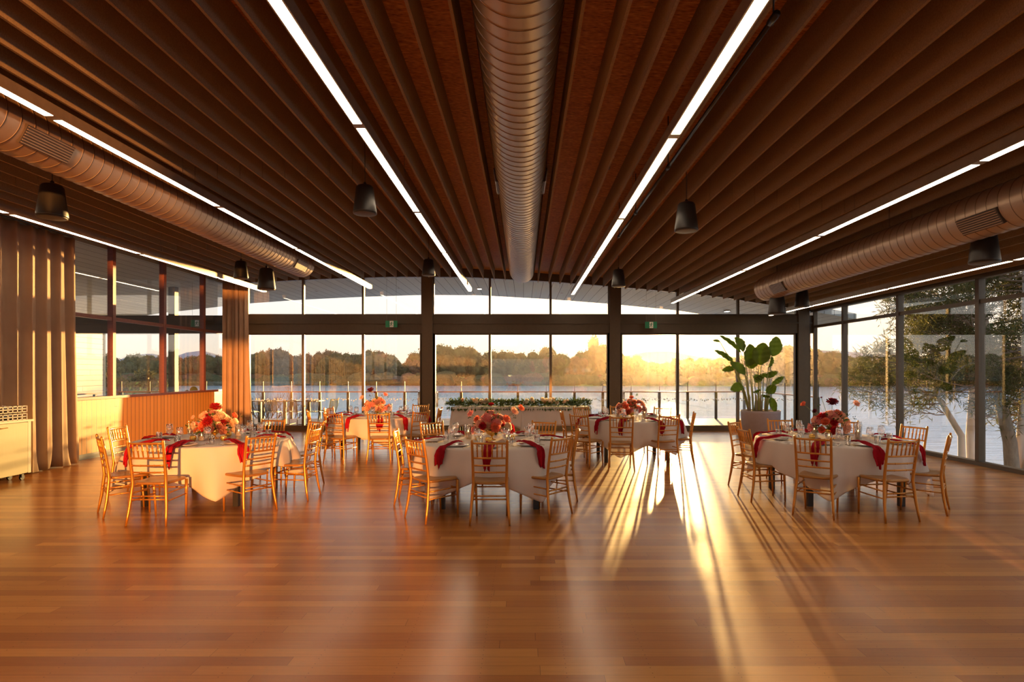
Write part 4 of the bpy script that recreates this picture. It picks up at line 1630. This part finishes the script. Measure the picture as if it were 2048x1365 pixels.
def head_cloth(x0, x1, label, seed):
    rnd = random.Random(seed)
    ph = [rnd.uniform(0, 6.28) for _ in range(4)]
    cx = (x0 + x1) / 2
    hx, hy = (x1 - x0) / 2, 0.372
    peri = []
    n1, n2 = 46, 14
    for i in range(n1):
        peri.append((-hx + 2 * hx * i / n1, -hy))
    for i in range(n2):
        peri.append((hx, -hy + 2 * hy * i / n2))
    for i in range(n1):
        peri.append((hx - 2 * hx * i / n1, hy))
    for i in range(n2):
        peri.append((-hx, hy - 2 * hy * i / n2))
    NP = len(peri)

    def fn(u, v):
        i = int(round(u * NP)) % NP
        px_, py_ = peri[i]
        if v <= 0.3:
            k_ = v / 0.3
            return (px_ * k_, py_ * k_, 0.751)
        q = (v - 0.3) / 0.7
        e = (abs(px_) / hx) ** 10 * (abs(py_) / hy) ** 6
        drop = 0.47 + 0.17 * e
        fl = 0.02 + 0.05 * e + 0.006 * math.sin(i * 0.9 + ph[0]) + 0.005 * math.sin(i * 0.37 + ph[1])
        nx = 1 if abs(px_) >= hx - 1e-4 else 0
        ny = 1 if abs(py_) >= hy - 1e-4 else 0
        ox = math.copysign(fl * q, px_) * (nx if nx else e)
        oy = math.copysign(fl * q, py_) * (ny if ny else e)
        return (px_ + ox, py_ + oy, 0.751 - drop * q)
    mb = MB()
    mb.grid(NP, 14, fn, True)
    o = mb.build('tablecloth', M['cloth'], None, True, thick=0.0025)
    o.location = (cx, 15.36, 0)
    return tag(o, label, 'tablecloth', 'white cloths on the head table')


head_cloth(-1.79, -0.035, 'white cloth over the left half of the head table', 4)
head_cloth(-0.03, 1.68, 'white cloth over the right half of the head table', 5)
root = thing('floral_garland', 'long runner of eucalyptus and cream flowers along the head table', 'garland', (-0.06, 15.2, 0.755))
rnd = random.Random(77)
mb = MB()
st = MB()
st.tube([(-1.75 + i * 0.35, rnd.uniform(-.02, .02), 0.03) for i in range(11)], 0.008, 6)
for i in range(2600):
    x = rnd.uniform(-1.85, 1.76)
    th = rnd.uniform(0, 2 * PI)
    el = R(rnd.uniform(-12, 65))
    dv = Vector((math.cos(th) * math.cos(el) * 1.3, math.sin(th) * math.cos(el), math.sin(el)))
    base = Vector((x, rnd.uniform(-0.18, 0.14), rnd.uniform(0.02, 0.15)))
    if base.y < -0.1 and rnd.random() < 0.35:
        dv = Vector((rnd.uniform(-.5, .5), -0.6, -0.8))
        base.y = -0.18
        base.z = 0.01
    leaf_blade(mb, base, dv, rnd.uniform(0.07, 0.15), rnd.uniform(0.02, 0.036), rnd, 0.1, 4)
o = mb.build('foliage', M['garland'], root)
st.build('stem', M['stalk'], root)
for i in range(34):
    kx = rnd.choice([rnd.uniform(-1.5, -0.7), rnd.uniform(0.5, 1.0), rnd.uniform(-1.6, 1.6)])
    o = bpy.data.objects.new('bloom', bloom_data('rose', 'white' if i % 4 else 'cream', i % 3))
    COL.objects.link(o)
    o.parent = root
    o.location = (kx, rnd.uniform(-0.21, -0.1), rnd.uniform(0.09, 0.2))
    s_ = rnd.uniform(0.04, 0.075)
    o.scale = (s_, s_, s_)
    o.rotation_euler = (R(rnd.uniform(20, 80)), 0, rnd.uniform(-1, 1))

# ------------------------------------------------------------------ big potted plant
PD = 15.2
pcx = at(1521, None, PD)
root = thing('potted_plant', 'tall strelitzia with broad paddle leaves in a lilac grey tub near the right corner', 'potted plant', (pcx, PD, 0))
mb = MB()
mb.lathe([(0.0, 0.0), (0.43, 0.0), (0.45, 0.02), (0.475, 0.60), (0.48, 0.66), (0.465, 0.66), (0.455, 0.58), (0.0, 0.57)], 40)
mb.build('planter', M['pot'], root, True)
mb = MB()
mb.lathe([(0.0, 0.66), (0.2, 0.65), (0.38, 0.63), (0.45, 0.60)], 30)
mb.build('soil', M['soil'], root, True)
rnd = random.Random(8)


def big_leaf(root, base_px, tip_px, stem_px, width, dy, twist, curl=0.15):
    """leaf blade from base pixel to tip pixel (at about the plant's depth) on a stalk rising from stem pixel"""
    bx_, bz = at(base_px[0], base_px[1], PD)
    tx, tz = at(tip_px[0], tip_px[1], PD)
    sx_, sz_ = at(stem_px, None, PD), 0.62
    b = Vector((bx_ - pcx, dy, bz))
    t_ = Vector((tx - pcx, dy * 1.5, tz))
    s0 = Vector((sx_ - pcx, dy * 0.2, sz_))
    mb = MB()
    mid = s0.lerp(b, 0.5) + Vector((-(b.x - s0.x) * 0.18, 0, 0.06))
    pts = []
    for i in range(9):
        u = i / 8
        pts.append(s0 * (1 - u) ** 2 + mid * 2 * u * (1 - u) + b * u * u)
    mb.tube(pts, [0.016 - 0.008 * i / 8 for i in range(9)], 7)
    st = mb.build('stalk', M['stalk'], root, True)
    ax = (t_ - b)
    L_ = ax.length
    ax.normalize()
    side = Matrix.Rotation(twist, 3, ax) @ ax.cross(Vector((0, 1, 0))).normalized()
    up = ax.cross(side)

    def fn(u, v):
        k_ = (u - 0.5) * 2
        w_ = width * 0.68 * (math.sin(PI * min(1, 0.03 + 0.95 * v)) ** 0.65) * (1.08 - 0.25 * v)
        rip = 0.010 * math.sin(26 * v + 3 * k_)
        tear = 1 - 0.10 * (math.sin(19 * v + 2 * twist) > 0.93) * abs(k_)
        p_ = b + ax * (L_ * v) + side * (w_ * k_ * tear) + up * (abs(k_) * w_ * 0.35 + rip) - Vector((0, 0, 1)) * curl * L_ * v * v * 0.4
        return tuple(p_)
    mb = MB()
    mb.grid(9, 22, fn)
    mb.build('leaf', M['leaf_big'], root, True, thick=0.003)


for args in [((1545, 712), (1556, 671), 1535, 0.30, 0.05, 0.2), ((1484, 705), (1443, 668), 1500, 0.20, 0.1, 0.9), ((1486, 703), (1467, 674), 1500, 0.25, -0.05, 0.6),
             ((1440, 684), (1426, 681), 1497, 0.08, 0.0, 0.8), ((1467, 726), (1429, 699), 1497, 0.18, 0.0, 0.8), ((1498, 732), (1500, 686), 1506, 0.30, 0.0, 0.2),
             ((1514, 730), (1522, 684), 1515, 0.34, -0.12, -0.3), ((1526, 725), (1540, 690), 1522, 0.30, 0.14, 0.5), ((1534, 735), (1538, 712), 1530, 0.22, -0.1, 0.9),
             ((1488, 748), (1456, 724), 1500, 0.22, -0.1, 0.5), ((1473, 738), (1448, 740), 1498, 0.14, 0.1, 0.6), ((1505, 758), (1524, 745), 1510, 0.20, -0.15, 0.8),
             ((1528, 752), (1555, 743), 1524, 0.16, 0.0, 0.6), ((1545, 768), (1570, 752), 1535, 0.14, 0.05, 0.5), ((1534, 772), (1543, 786), 1532, 0.22, -0.1, 0.3),
             ((1484, 772), (1459, 779), 1498, 0.20, -0.05, 0.4), ((1535, 795), (1541, 822), 1532, 0.14, -0.2, 0.2), ((1517, 790), (1532, 792), 1518, 0.10, -0.2, 1.0),
             ((1503, 785), (1516, 778), 1506, 0.10, -0.1, 0.8), ((1505, 738), (1510, 715), 1508, 0.26, 0.1, -0.6), ((1518, 750), (1512, 765), 1518, 0.18, 0.0, 0.2)]:
    big_leaf(root, *args)
for px in (1498, 1512, 1521, 1532):
    mb = MB()
    x = at(px, None, PD) - pcx
    mb.tube([(x, 0, 0.58), (x * 0.98, 0, 0.8), (x * 0.95, 0, 1.05)], [0.05, 0.04, 0.015], 9)
    mb.build('trunk', M['bark'], root, True)

# succulent seen at the left sill
root = thing('potted_succulent', 'thick leaved succulent in a tall tub outside the left window near the corner curtain', 'potted plant', (-8.85, 16.0, 0))
mb = MB()
mb.lathe([(0.0, 0.0), (0.14, 0.0), (0.2, 0.98), (0.17, 0.98), (0.0, 0.93)], 20)
mb.build('planter', M['pot'], root, True)
for k_, (dx, dz, ww) in enumerate([(-0.16, 0.12, 0.12), (0.10, 0.22, 0.15), (0.2, 0.08, 0.12), (0.0, 0.10, 0.1)]):
    mb = MB()
    b = Vector((0, 0, 0.95))
    t_ = Vector((dx, -0.04 * k_, 0.97 + dz))
    mb.ball(tuple(b.lerp(t_, 0.75)), (ww * 0.75, 0.03, ww * 0.8), 12, 8)
    mb.tube([b, b.lerp(t_, 0.5)], 0.03, 8)
    mb.build('leaf', M['garland'], root, True)

# ------------------------------------------------------------------ deck, railing, furniture
mb = MB()
mb.box(-14.6, 8.5, YB + 0.10, 21.35, -0.16, -0.03)
struct('floor_deck', mb, M['deck'], 'weathered grey timber deck beyond the lakeside doors')
mb = MB()
mb.box(-14.6, XL - 0.13, YF, YB + 0.1, -0.16, -0.03)
struct('floor_verandah', mb, M['deck'], 'timber verandah deck left of the room')


def rail_run(p0, p1, n, label, name='deck_railing', zg=1.29):
    root = thing(name, label, 'railing')
    p0, p1 = Vector((*p0, 0)), Vector((*p1, 0))
    t_ = (p1 - p0).normalized()
    nrm = Vector((t_.y, -t_.x, 0))
    for i in range(n + 1):
        p_ = p0.lerp(p1, i / n)
        mb = MB()
        ang = math.atan2(t_.y, t_.x)
        rot = Matrix.Rotation(ang, 3, 'Z')
        mb.box(p_.x - 0.045, p_.x + 0.045, p_.y - 0.02, p_.y + 0.02, -0.03, 0.92, rot, (p_.x, p_.y, 0))
        mb.box(p_.x - 0.010, p_.x + 0.010, p_.y - 0.012, p_.y + 0.012, 0.92, zg, rot, (p_.x, p_.y, 0))
        a_ = p_ - nrm * 0.02
        mb.tube([tuple(a_ + Vector((0, 0, 0.78))), tuple(a_ - nrm * -0.10 + Vector((0, 0, 0.9)))], 0.012, 6)
        mb.build('post', M['post'], root)
        if i < n:
            q = p0.lerp(p1, (i + 1) / n)
            mb = MB()
            a_, b_ = p_ + t_ * 0.05, q - t_ * 0.05
            off = nrm * 0.006
            vs = [a_ - off, b_ - off, b_ + off, a_ + off]
            mb.add([(v.x, v.y, z) for z in (0.06, zg) for v in vs], [(0, 1, 2, 3), (7, 6, 5, 4), (0, 4, 5, 1), (1, 5, 6, 2), (2, 6, 7, 3), (3, 7, 4, 0)])
            mb.build('glass_panel', M['rail_glass'], root)
    mb = MB()
    c0, c1 = p0 + nrm * 0.08, p1 + nrm * 0.08
    s_ = nrm * 0.045
    vs = [c0 - s_, c1 - s_, c1 + s_, c0 + s_]
    mb.add([(v.x, v.y, z) for z in (0.905, 0.94) for v in vs], [(3, 2, 1, 0), (4, 5, 6, 7), (0, 1, 5, 4), (1, 2, 6, 5), (2, 3, 7, 6), (3, 0, 4, 7)])
    mb.build('handrail', M['rail_timber'], root)
    return root


rail_run((-14.2, 21.2), (7.8, 21.2), 22, 'glass railing with timber handrail along the lake side of the deck')
rail_run((8.3, 21.2), (8.3, 16.9), 4, 'short glass railing closing the right end of the deck', 'deck_railing')

# outdoor chairs and high tables on the deck


def make_deck_chair(mat):
    root = thing('outdoor_chair', 'x', 'chair')
    fr = MB()
    for s_ in (-1, 1):
        fr.tube([(s_ * 0.22, 0.20, 0), (s_ * 0.20, 0.17, 0.42), (s_ * 0.19, 0.12, 0.445), (s_ * 0.19, -0.18, 0.43), (s_ * 0.2, -0.24, 0.62), (s_ * 0.19, -0.27, 0.80)], 0.011, 7)
        fr.tube([(s_ * 0.22, -0.26, 0), (s_ * 0.19, -0.15, 0.43)], 0.011, 7)
    fr.tube([(-0.19, -0.27, 0.80), (0.19, -0.27, 0.80)], 0.011, 7)
    fr.build('frame', mat, root, True)
    for i in range(9):
        x = -0.165 + i * 0.33 / 8
        mb = MB()
        pts = [(x, 0.19, 0.43), (x, 0.16, 0.452), (x, -0.12, 0.437), (x, -0.185, 0.46), (x, -0.235, 0.62), (x, -0.27, 0.79), (x, -0.29, 0.812), (x, -0.31, 0.80)]
        mb.tube(pts, 0.0105, 6, flat=0.7)
        mb.build('slat', mat, root, True)
    return root


DC = make_deck_chair(M['deck_chair'])
usedd = set()
for (px, dd, fa, lb) in [(500, 18.3, 0, 'leftmost, half behind the corner curtain'), (546, 18.3, 2, 'second from the curtain'), (587, 18.3, -2, 'third from the curtain'), (629, 18.3, 3, 'fourth from the curtain')]:
    place(DC, usedd, (at(px, None, dd), dd, -0.03), R(fa), 'striped metal outdoor chair on the deck, ' + lb, 'chair', 'outdoor chairs on the deck')
DG = make_deck_chair(M['deck_chair_green'])
place(DG, usedd, (at(655, None, 18.9), 18.9, -0.03), R(70), 'green outdoor chair seen from the side at the end of the deck tables', 'chair', 'outdoor chairs on the deck')
for (px, lb) in [(520, 'behind the curtain end'), (570, 'in the middle of the row'), (618, 'at the right end of the row')]:
    root = thing('outdoor_table', 'square outdoor table on the deck ' + lb, 'table', (at(px, None, 19.1), 19.1, -0.03), 0, 'outdoor tables on the deck')
    mb = MB()
    mb.box(-0.36, 0.36, -0.36, 0.36, 0.72, 0.75)
    mb.build('tabletop', M['deck_table'], root)
    mb = MB()
    mb.box(-0.045, 0.045, -0.045, 0.045, 0.02, 0.72)
    mb.box(-0.25, 0.25, -0.25, 0.25, 0.0, 0.02)
    mb.build('pedestal', M['deck_chair'], root)
# bench table outside left windows
root = thing('outdoor_table', 'long glass topped table on the verandah outside the left windows', 'table', (-10.9, 13.6, -0.03))
mb = MB()
mb.box(-0.5, 0.5, -1.2, 1.2, 1.12, 1.15)
mb.build('tabletop', M['deck_table'], root)
for sx in (-0.4, 0.4):
    for sy in (-1.1, 1.1):
        mb = MB()
        mb.box(sx - .03, sx + .03, sy - .03, sy + .03, 0, 1.12)
        mb.build('leg', M['deck_chair'], root)

# neighbouring building
root = thing('weatherboard_building', 'cream weatherboard building with a rounded corner, seen through the left windows', 'building', (-16.5, 23.6, -2.5), math.atan2(0.98, -0.2))
mb = MB()
H_ = 7.6
prof = [(-9.0, 0), (-9.0, H_)] + [(-0.8 + 0.8 * math.sin(PI / 2 * i / 9), H_ - 0.8 + 0.8 * math.cos(PI / 2 * i / 9)) for i in range(10)] + [(0, 0)]
k_ = len(prof)
vs = [(x, 0, z) for x, z in prof] + [(x, 7.0, z) for x, z in prof]
fs = [tuple(range(k_)), tuple(range(2 * k_ - 1, k_ - 1, -1))] + [(i, i + k_, (i + 1) % k_ + k_, (i + 1) % k_) for i in range(k_)]
mb.add(vs, fs)
mb.build('building_wall', M['weatherboard'], root)
mb = MB()
mb.tube([(x, -0.01, z) for x, z in prof[2:]], 0.045, 6)
mb.build('corner_trim', M['cream'], root)

# ------------------------------------------------------------------ lake, banks, hills
WZ = -2.6
mb = MB()
mb.add([(-900, 14, WZ), (900, 14, WZ), (900, 900, WZ), (-900, 900, WZ), (-900, -400, WZ), (900, -400, WZ)], [(0, 1, 2, 3), (4, 5, 1, 0)])
tag(mb.build('lake', M['water']), 'pale rippled lake beyond the deck', 'lake', kind='stuff')
SHORE = [(-400, 150), (-160, 165), (-60, 178), (20, 172), (80, 165), (120, 152), (200, 140), (420, 150)]


def shore(x):
    return interp(SHORE, x)


mb = MB()


def fn(u, v):
    x = -420 + 860 * u
    y = shore(x) + 140 * v
    z = WZ - 0.3 + 2.2 * min(1, v * 8) + 2.5 * v + 0.5 * noise.noise(Vector((x * .03, y * .03, 0)))
    return (x, y, z)


mb.grid(90, 14, fn)
tag(mb.build('far_bank', M['grass'], None, True), 'grassy far bank of the lake', 'lake bank', kind='structure')


def hill(name, x0, x1, dist, pts, label):
    mb = MB()

    def fn(u, v):
        x = x0 + (x1 - x0) * u
        px = VPX + x * F / dist
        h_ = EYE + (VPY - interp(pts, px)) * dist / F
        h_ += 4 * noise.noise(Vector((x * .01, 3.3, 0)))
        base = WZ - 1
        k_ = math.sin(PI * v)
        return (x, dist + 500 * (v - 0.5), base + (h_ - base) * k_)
    mb.grid(90, 9, fn)
    return tag(mb.build(name, M['hill'], None, True), label, 'hill', kind='structure')


hill('hills', -1500, 900, 2300, [(200, 735), (250, 722), (300, 706), (330, 716), (370, 712), (400, 701), (440, 712), (500, 725), (800, 735), (1100, 724), (1180, 720), (1240, 730), (1500, 735)], 'distant hills across the lake on the left, haze put into their blue grey')
hill('hills', 250, 1500, 1500, [(1200, 735), (1250, 712), (1290, 705), (1340, 704), (1380, 712), (1450, 722), (1600, 716), (1640, 702), (1690, 704), (1740, 720), (1900, 722), (2200, 730)], 'low ridge across the lake under the sun, haze put into its colour')

# land under the pines on the right, and bank below the deck on the left
mb = MB()


def fn(u, v):
    a = u
    x = 8.6 + 9.5 * v + 2 * math.sin(6 * u)
    y = -8 + 30 * u
    z = -0.9 - 1.9 * v + 0.15 * noise.noise(Vector((x, y, 0)))
    return (x, y, z)


mb.grid(30, 12, fn)
tag(mb.build('near_bank', M['tree_base'], None, True), 'sloping shore under the pine trees right of the room', 'lake bank', kind='structure')
mb = MB()


def fn(u, v):
    x = -60 + 50 * u
    y = 21 + (8 + 55 * (1 - u) ** 1.3) * v
    z = -1.4 - 1.5 * v + 0.2 * noise.noise(Vector((x * .3, y * .3, 0)))
    return (x, y, z)


mb.grid(30, 14, fn)
tag(mb.build('near_bank', M['tree_base'], None, True), 'bank below the deck on the left', 'lake bank', kind='structure')


# far trees ------------------------------------------------------------
def crown(seed, nblob=15, ncard=1500, wide=1.0):
    rnd = random.Random(seed)
    mb = MB()
    blobs = []
    for i in range(nblob):
        th = rnd.uniform(0, 2 * PI)
        rr = rnd.uniform(0, 0.62) * wide
        zz_ = rnd.uniform(0.22, 0.86)
        c = Vector((math.cos(th) * rr, math.sin(th) * rr * 0.8, zz_))
        s_ = rnd.uniform(0.18, 0.32) * (1.15 - 0.5 * abs(zz_ - 0.5))
        blobs.append((c, s_))
        so = rnd.uniform(0, 50)
        mb.ball(tuple(c), (s_, s_, s_ * 0.75), 12, 8, lambda d_, so=so: 1 + 0.35 * noise.noise(d_ * 3 + Vector((so, 0, 0))))
    for i in range(ncard):
        c, s_ = rnd.choice(blobs)
        d_ = Vector((rnd.gauss(0, 1), rnd.gauss(0, 1), rnd.gauss(0.3, 1))).normalized()
        p_ = c + Vector((d_.x, d_.y, d_.z * 0.8)) * s_ * rnd.uniform(0.95, 1.25)
        q = 0.035 * rnd.uniform(0.6, 1.3)
        a = Vector((rnd.uniform(-1, 1), rnd.uniform(-1, 1), rnd.uniform(-1, 1))).normalized() * q
        b = Vector((rnd.uniform(-1, 1), rnd.uniform(-1, 1), rnd.uniform(-1, 1))).normalized() * q
        mb.add([p_ - a, p_ + b, p_ + a, p_ - b * 0.6], [(0, 1, 2, 3)])
    return mb


def far_tree_proto(seed, mat, sparse=False):
    root = thing('shore_tree', 'x', 'tree')
    crown(seed, 8 if sparse else 15, 900).build('crown', mat, root)
    mb = MB()
    mb.tube([(0, 0, 0), (0.02, 0, 0.3), (0.0, 0, 0.6)], [0.03, 0.022, 0.012], 7)
    mb.build('trunk', M['bark'], root)
    return root


TP = [far_tree_proto(1, M['crown0']), far_tree_proto(2, M['crown1']), far_tree_proto(3, M['crown0']), far_tree_proto(4, M['crown2']), far_tree_proto(5, M['crown1'], True)]
TREE_TOP = [(-300, 715), (100, 712), (215, 712), (240, 725), (270, 712), (300, 709), (330, 716), (370, 716), (400, 709), (430, 712), (500, 712), (550, 701), (590, 711), (640, 711), (665, 702), (700, 712), (720, 712), (745, 702), (790, 712), (830, 720), (850, 705),
            (875, 691), (900, 692), (935, 699), (955, 714), (975, 716), (1000, 701), (1040, 704), (1062, 722), (1090, 699), (1110, 707), (1140, 718), (1160, 708), (1185, 692), (1215, 697), (1245, 712), (1290, 722),
            (1340, 724), (1400, 716), (1450, 714), (1500, 712), (1550, 702), (1590, 696), (1640, 705), (1680, 712), (1740, 722), (1790, 708), (1830, 712), (1900, 700), (2048, 696), (2500, 700)]
usedt = set()
rnd = random.Random(31)
px = -260.0
BAYX = [490, 607, 727, 856, 982, 1101, 1229, 1355, 1475, 1600, 1687, 1797]
BAYS = [' seen through the left windows', ' beside the corner curtain', ' in the second lakeside bay', ' just left of the left column', ' just right of the left column', ' above the head table',
        ' just left of the right column', ' just right of the right column', ' right of the sun', ' behind the potted plant', ' right of the corner column', ' in the second right wall bay', ' behind the pines']
tl = ['dark green gum tree on the far shore', 'olive green bushy tree on the far shore', 'russet bare looking tree on the far shore']
while px < 2480:
    for row in (0, 1):
        p = px + rnd.uniform(-6, 6) + row * 9
        D0 = 178 + row * 22
        x = (p - VPX) * D0 / F
        y = shore(x) + 6 + row * 20 + rnd.uniform(0, 6)
        x = (p - VPX) * y / F
        base = WZ + 1.5
        top_px = interp(TREE_TOP, p) + rnd.uniform(-2, 6) + (10 if row == 0 and rnd.random() < 0.5 else 0)
        ztop = EYE + (VPY - top_px) * y / F
        h_ = max(3.5, ztop - base)
        k_ = rnd.choice([0, 0, 1, 2, 2, 3, 1]) if not (480 < p < 720) else rnd.choice([3, 3, 1, 0])
        bay = BAYS[min(len(BAYS) - 1, max(0, sum(1 for q in BAYX if p > q)))]
        o = place(TP[k_], usedt, (x, y, base), rnd.uniform(0, 6.28), tl[{0: 0, 2: 0, 1: 1, 4: 1, 3: 2}[k_]] + bay, 'tree', 'trees along the far shore')
        wd = h_ * rnd.uniform(0.45, 0.62) + 1.0
        o.scale = (wd, wd, h_ * 1.02)
    px += 21.0
# lone taller ragged tree left of the right column
y = 262.0
o = place(TP[4], usedt, ((1188 - VPX) * y / F, y, WZ + 1.5), 0.6, 'tall ragged tree with sparse crown just left of the right column', 'tree', 'trees along the far shore')
o.scale = (6.6, 6.6, (EYE + (VPY - 676) * y / F) - WZ - 1.5)
# hedge of undergrowth at the waterline
mb = MB()
rnd = random.Random(12)
for i in range(520):
    x = rnd.uniform(-260, 330)
    y = shore(x) + rnd.uniform(1.5, 5)
    s_ = rnd.uniform(1.0, 2.4)
    so = rnd.uniform(0, 90)
    mb.cur = rnd.choice([0, 0, 1, 2])
    if 35 < x < 60 and rnd.random() < .6:
        continue
    mb.ball((x, y, WZ + 0.6 + s_ * 0.4), (s_ * 1.6, s_, s_), 9, 6, lambda d_, so=so: 1 + 0.45 * noise.noise(d_ * 2.5 + Vector((so, 0, 0))))
tag(mb.build('shoreline_shrubs', [M['crown0'], M['crown1'], M['crown2']]), 'undergrowth along the far waterline', 'shrubs', kind='stuff')


# bare trees and green shrub seen through left glass --------------------
def branchy(mb, p, d_, L_, r, depth, rnd, spread=0.5, leaves=None, lf=None):
    q = p + d_ * L_
    if lf is not None and q.x < XMIN[0]:
        return
    mid = p.lerp(q, 0.5) + Vector((rnd.uniform(-1, 1), rnd.uniform(-1, 1), rnd.uniform(-1, 1))) * L_ * 0.06
    mb.tube([p, mid, q], [r, r * 0.85, r * 0.66], 6 if depth > 2 else 4, caps=False)
    if depth == 0:
        if leaves is not None:
            lf(leaves, q, d_, rnd)
        return
    for k_ in range(rnd.choice([2, 3, 3])):
        nd_ = (d_ + Vector((rnd.uniform(-1, 1), rnd.uniform(-1, 1), rnd.uniform(-0.5, 0.9))) * spread).normalized()
        branchy(mb, p.lerp(q, rnd.uniform(0.55, 1.0)), nd_, L_ * rnd.uniform(0.62, 0.82), r * 0.6, depth - 1, rnd, spread, leaves, lf)


XMIN = [-99.0]


def bare_tree(px, dist, base_z, h_, seed, label, depth=6):
    rnd = random.Random(seed)
    root = thing('bare_tree', label, 'tree', (at(px, None, dist), dist, base_z))
    mb = MB()
    for k_ in range(4):
        branchy(mb, Vector((0, 0, 0)), Vector((rnd.uniform(-.6, .6), rnd.uniform(-.4, .4), 1)).normalized(), h_ * 0.27, 0.05, depth, rnd, 0.6)
    mb.build('branches', M['twig'], root)
    return root


bare_tree(545, 27.0, -2.6, 5.2, 3, 'leafless tree behind the deck chairs beyond the railing')
bare_tree(235, 27.0, -2.4, 5.6, 6, 'leafless tree beside the cream building')
bare_tree(430, 30.0, -2.6, 4.4, 7, 'leafless thicket behind the corner curtain', 5)


def tuft(mb, q, d_, rnd, n_=14, s_=0.16, w_=0.05):
    for _ in range(n_):
        a = (d_ * 0.3 + Vector((rnd.gauss(0, 1), rnd.gauss(0, 1), rnd.gauss(0.1, 1)))).normalized()
        b = q + Vector((rnd.gauss(0, 1), rnd.gauss(0, 1), rnd.gauss(0, 1))) * s_ * 0.6
        s2 = a.cross(Vector((rnd.uniform(-1, 1), rnd.uniform(-1, 1), rnd.uniform(-1, 1)))).normalized() * w_
        mb.add([b, b + a * s_ * 0.5 + s2, b + a * s_, b + a * s_ * 0.5 - s2], [(0, 1, 2, 3)])


root = thing('green_shrub', 'fresh green willow like shrub on the bank seen through the left windows', 'shrub', (at(305, None, 36), 36, -2.7))
rnd = random.Random(5)
mb, lv = MB(), MB()
for k_ in range(6):
    branchy(mb, Vector((0, 0, 0)), Vector((rnd.uniform(-.8, .8), rnd.uniform(-.5, .5), 1)).normalized(), 1.15, 0.05, 4, rnd, 0.6, lv, lambda m_, q, d_, r_: tuft(m_, q, d_, r_, 16, 0.3, 0.05))
mb.build('branches', M['bark'], root)
lv.build('foliage', M['willow'], root)

root = thing('dark_shrub', 'dark olive tree on the bank between the cream building and the green shrub', 'shrub', (at(262, None, 44), 44, -2.7))
mb, lv = MB(), MB()
for k_ in range(6):
    branchy(mb, Vector((0, 0, 0)), Vector((rnd.uniform(-.8, .8), rnd.uniform(-.5, .5), 1)).normalized(), 1.5, 0.07, 4, rnd, 0.6, lv, lambda m_, q, d_, r_: tuft(m_, q, d_, r_, 16, 0.4, 0.08))
mb.build('branches', M['bark'], root)
lv.build('foliage', M['crown1'], root)


# pines right of the glass wall -----------------------------------------
def pine(x, y, z0, trunks, seed, label, foliage_z, reach):
    rnd = random.Random(seed)
    XMIN[0] = 8.9 - x
    root = thing('pine_tree', label, 'tree', (x, y, z0))
    lv = MB()
    br = MB()
    for ti_, (pts, r0, mat) in enumerate(trunks):
        mb = MB()
        n_ = len(pts)
        mb.tube(pts, [r0 * (1 - 0.75 * i / (n_ - 1)) for i in range(n_)], 10)
        mb.build('trunk', M[mat], root, True)
        P = [Vector(p_) for p_ in pts]
        for k_ in range(40):
            z = rnd.uniform(*foliage_z)
            for a, b in zip(P, P[1:]):
                if a.z <= z <= b.z:
                    c = a.lerp(b, (z - a.z) / (b.z - a.z))
                    break
            else:
                continue
            th = rnd.uniform(0, 2 * PI)
            d_ = Vector((math.cos(th), math.sin(th), rnd.uniform(-0.25, 0.35))).normalized()
            L_ = rnd.uniform(0.6, 1.0) * reach
            branchy(br, c, d_, L_ * 0.42, 0.03, 3, rnd, 0.45, lv, lambda m_, q, dd_, r_: tuft(m_, q, dd_, r_, 20, 0.22, 0.012))
    br.build('branches', M['bark'], root)
    lv.build('needles', M['pine'], root)
    return root


pine(12.6, 17.2, -2.2, [
    ([(0.0, 0, 0), (-0.05, 0, 2.0), (-0.7, 0.1, 3.2), (-0.85, 0.2, 5.2), (-0.7, 0.2, 8.2)], 0.11, 'pale_bark'),
    ([(0.3, 0, 0), (0.2, 0, 2.0), (0.3, 0, 3.7), (0.25, 0.1, 6.2), (0.4, 0.1, 9.2)], 0.13, 'pale_bark')],
    11, 'pine tree with pale trunks outside the right glass wall', (2.3, 8.8), 2.6)
pine(13.0, 15.6, -2.1, [
    ([(-0.2, 0, 0), (-0.35, 0, 1.9), (-0.7, 0, 3.4), (-1.0, 0.1, 5.4), (-0.9, 0.1, 8.2)], 0.19, 'bark'),
    ([(0.0, 0.2, 0), (0.1, 0.2, 1.9), (0.2, 0.2, 4.0), (0.1, 0.1, 7.4)], 0.14, 'pale_bark'),
    ([(-0.1, 0, 0.8), (0.5, -0.1, 3.1), (1.6, -0.2, 4.6), (2.4, -0.2, 5.8)], 0.08, 'bark')],
    13, 'darker branching pine at the right edge of the view', (2.9, 8.2), 2.5)

# ------------------------------------------------------------------ evening haze over the lake
mb = MB()
mb.box(-420, 420, 30, 215, WZ + 0.05, 70)
m, t, o = new_mat('evening_haze')
vs_ = t.nodes.new('ShaderNodeVolumeScatter')
vs_.inputs['Color'].default_value = (1.0, 0.88, 0.74, 1)
vs_.inputs['Density'].default_value = 0.00022
vs_.inputs['Anisotropy'].default_value = 0.82
t.links.new(vs_.outputs[0], o.inputs['Volume'])
tag(mb.build('evening_haze', m), 'thin golden haze hanging over the lake', 'haze', kind='stuff')
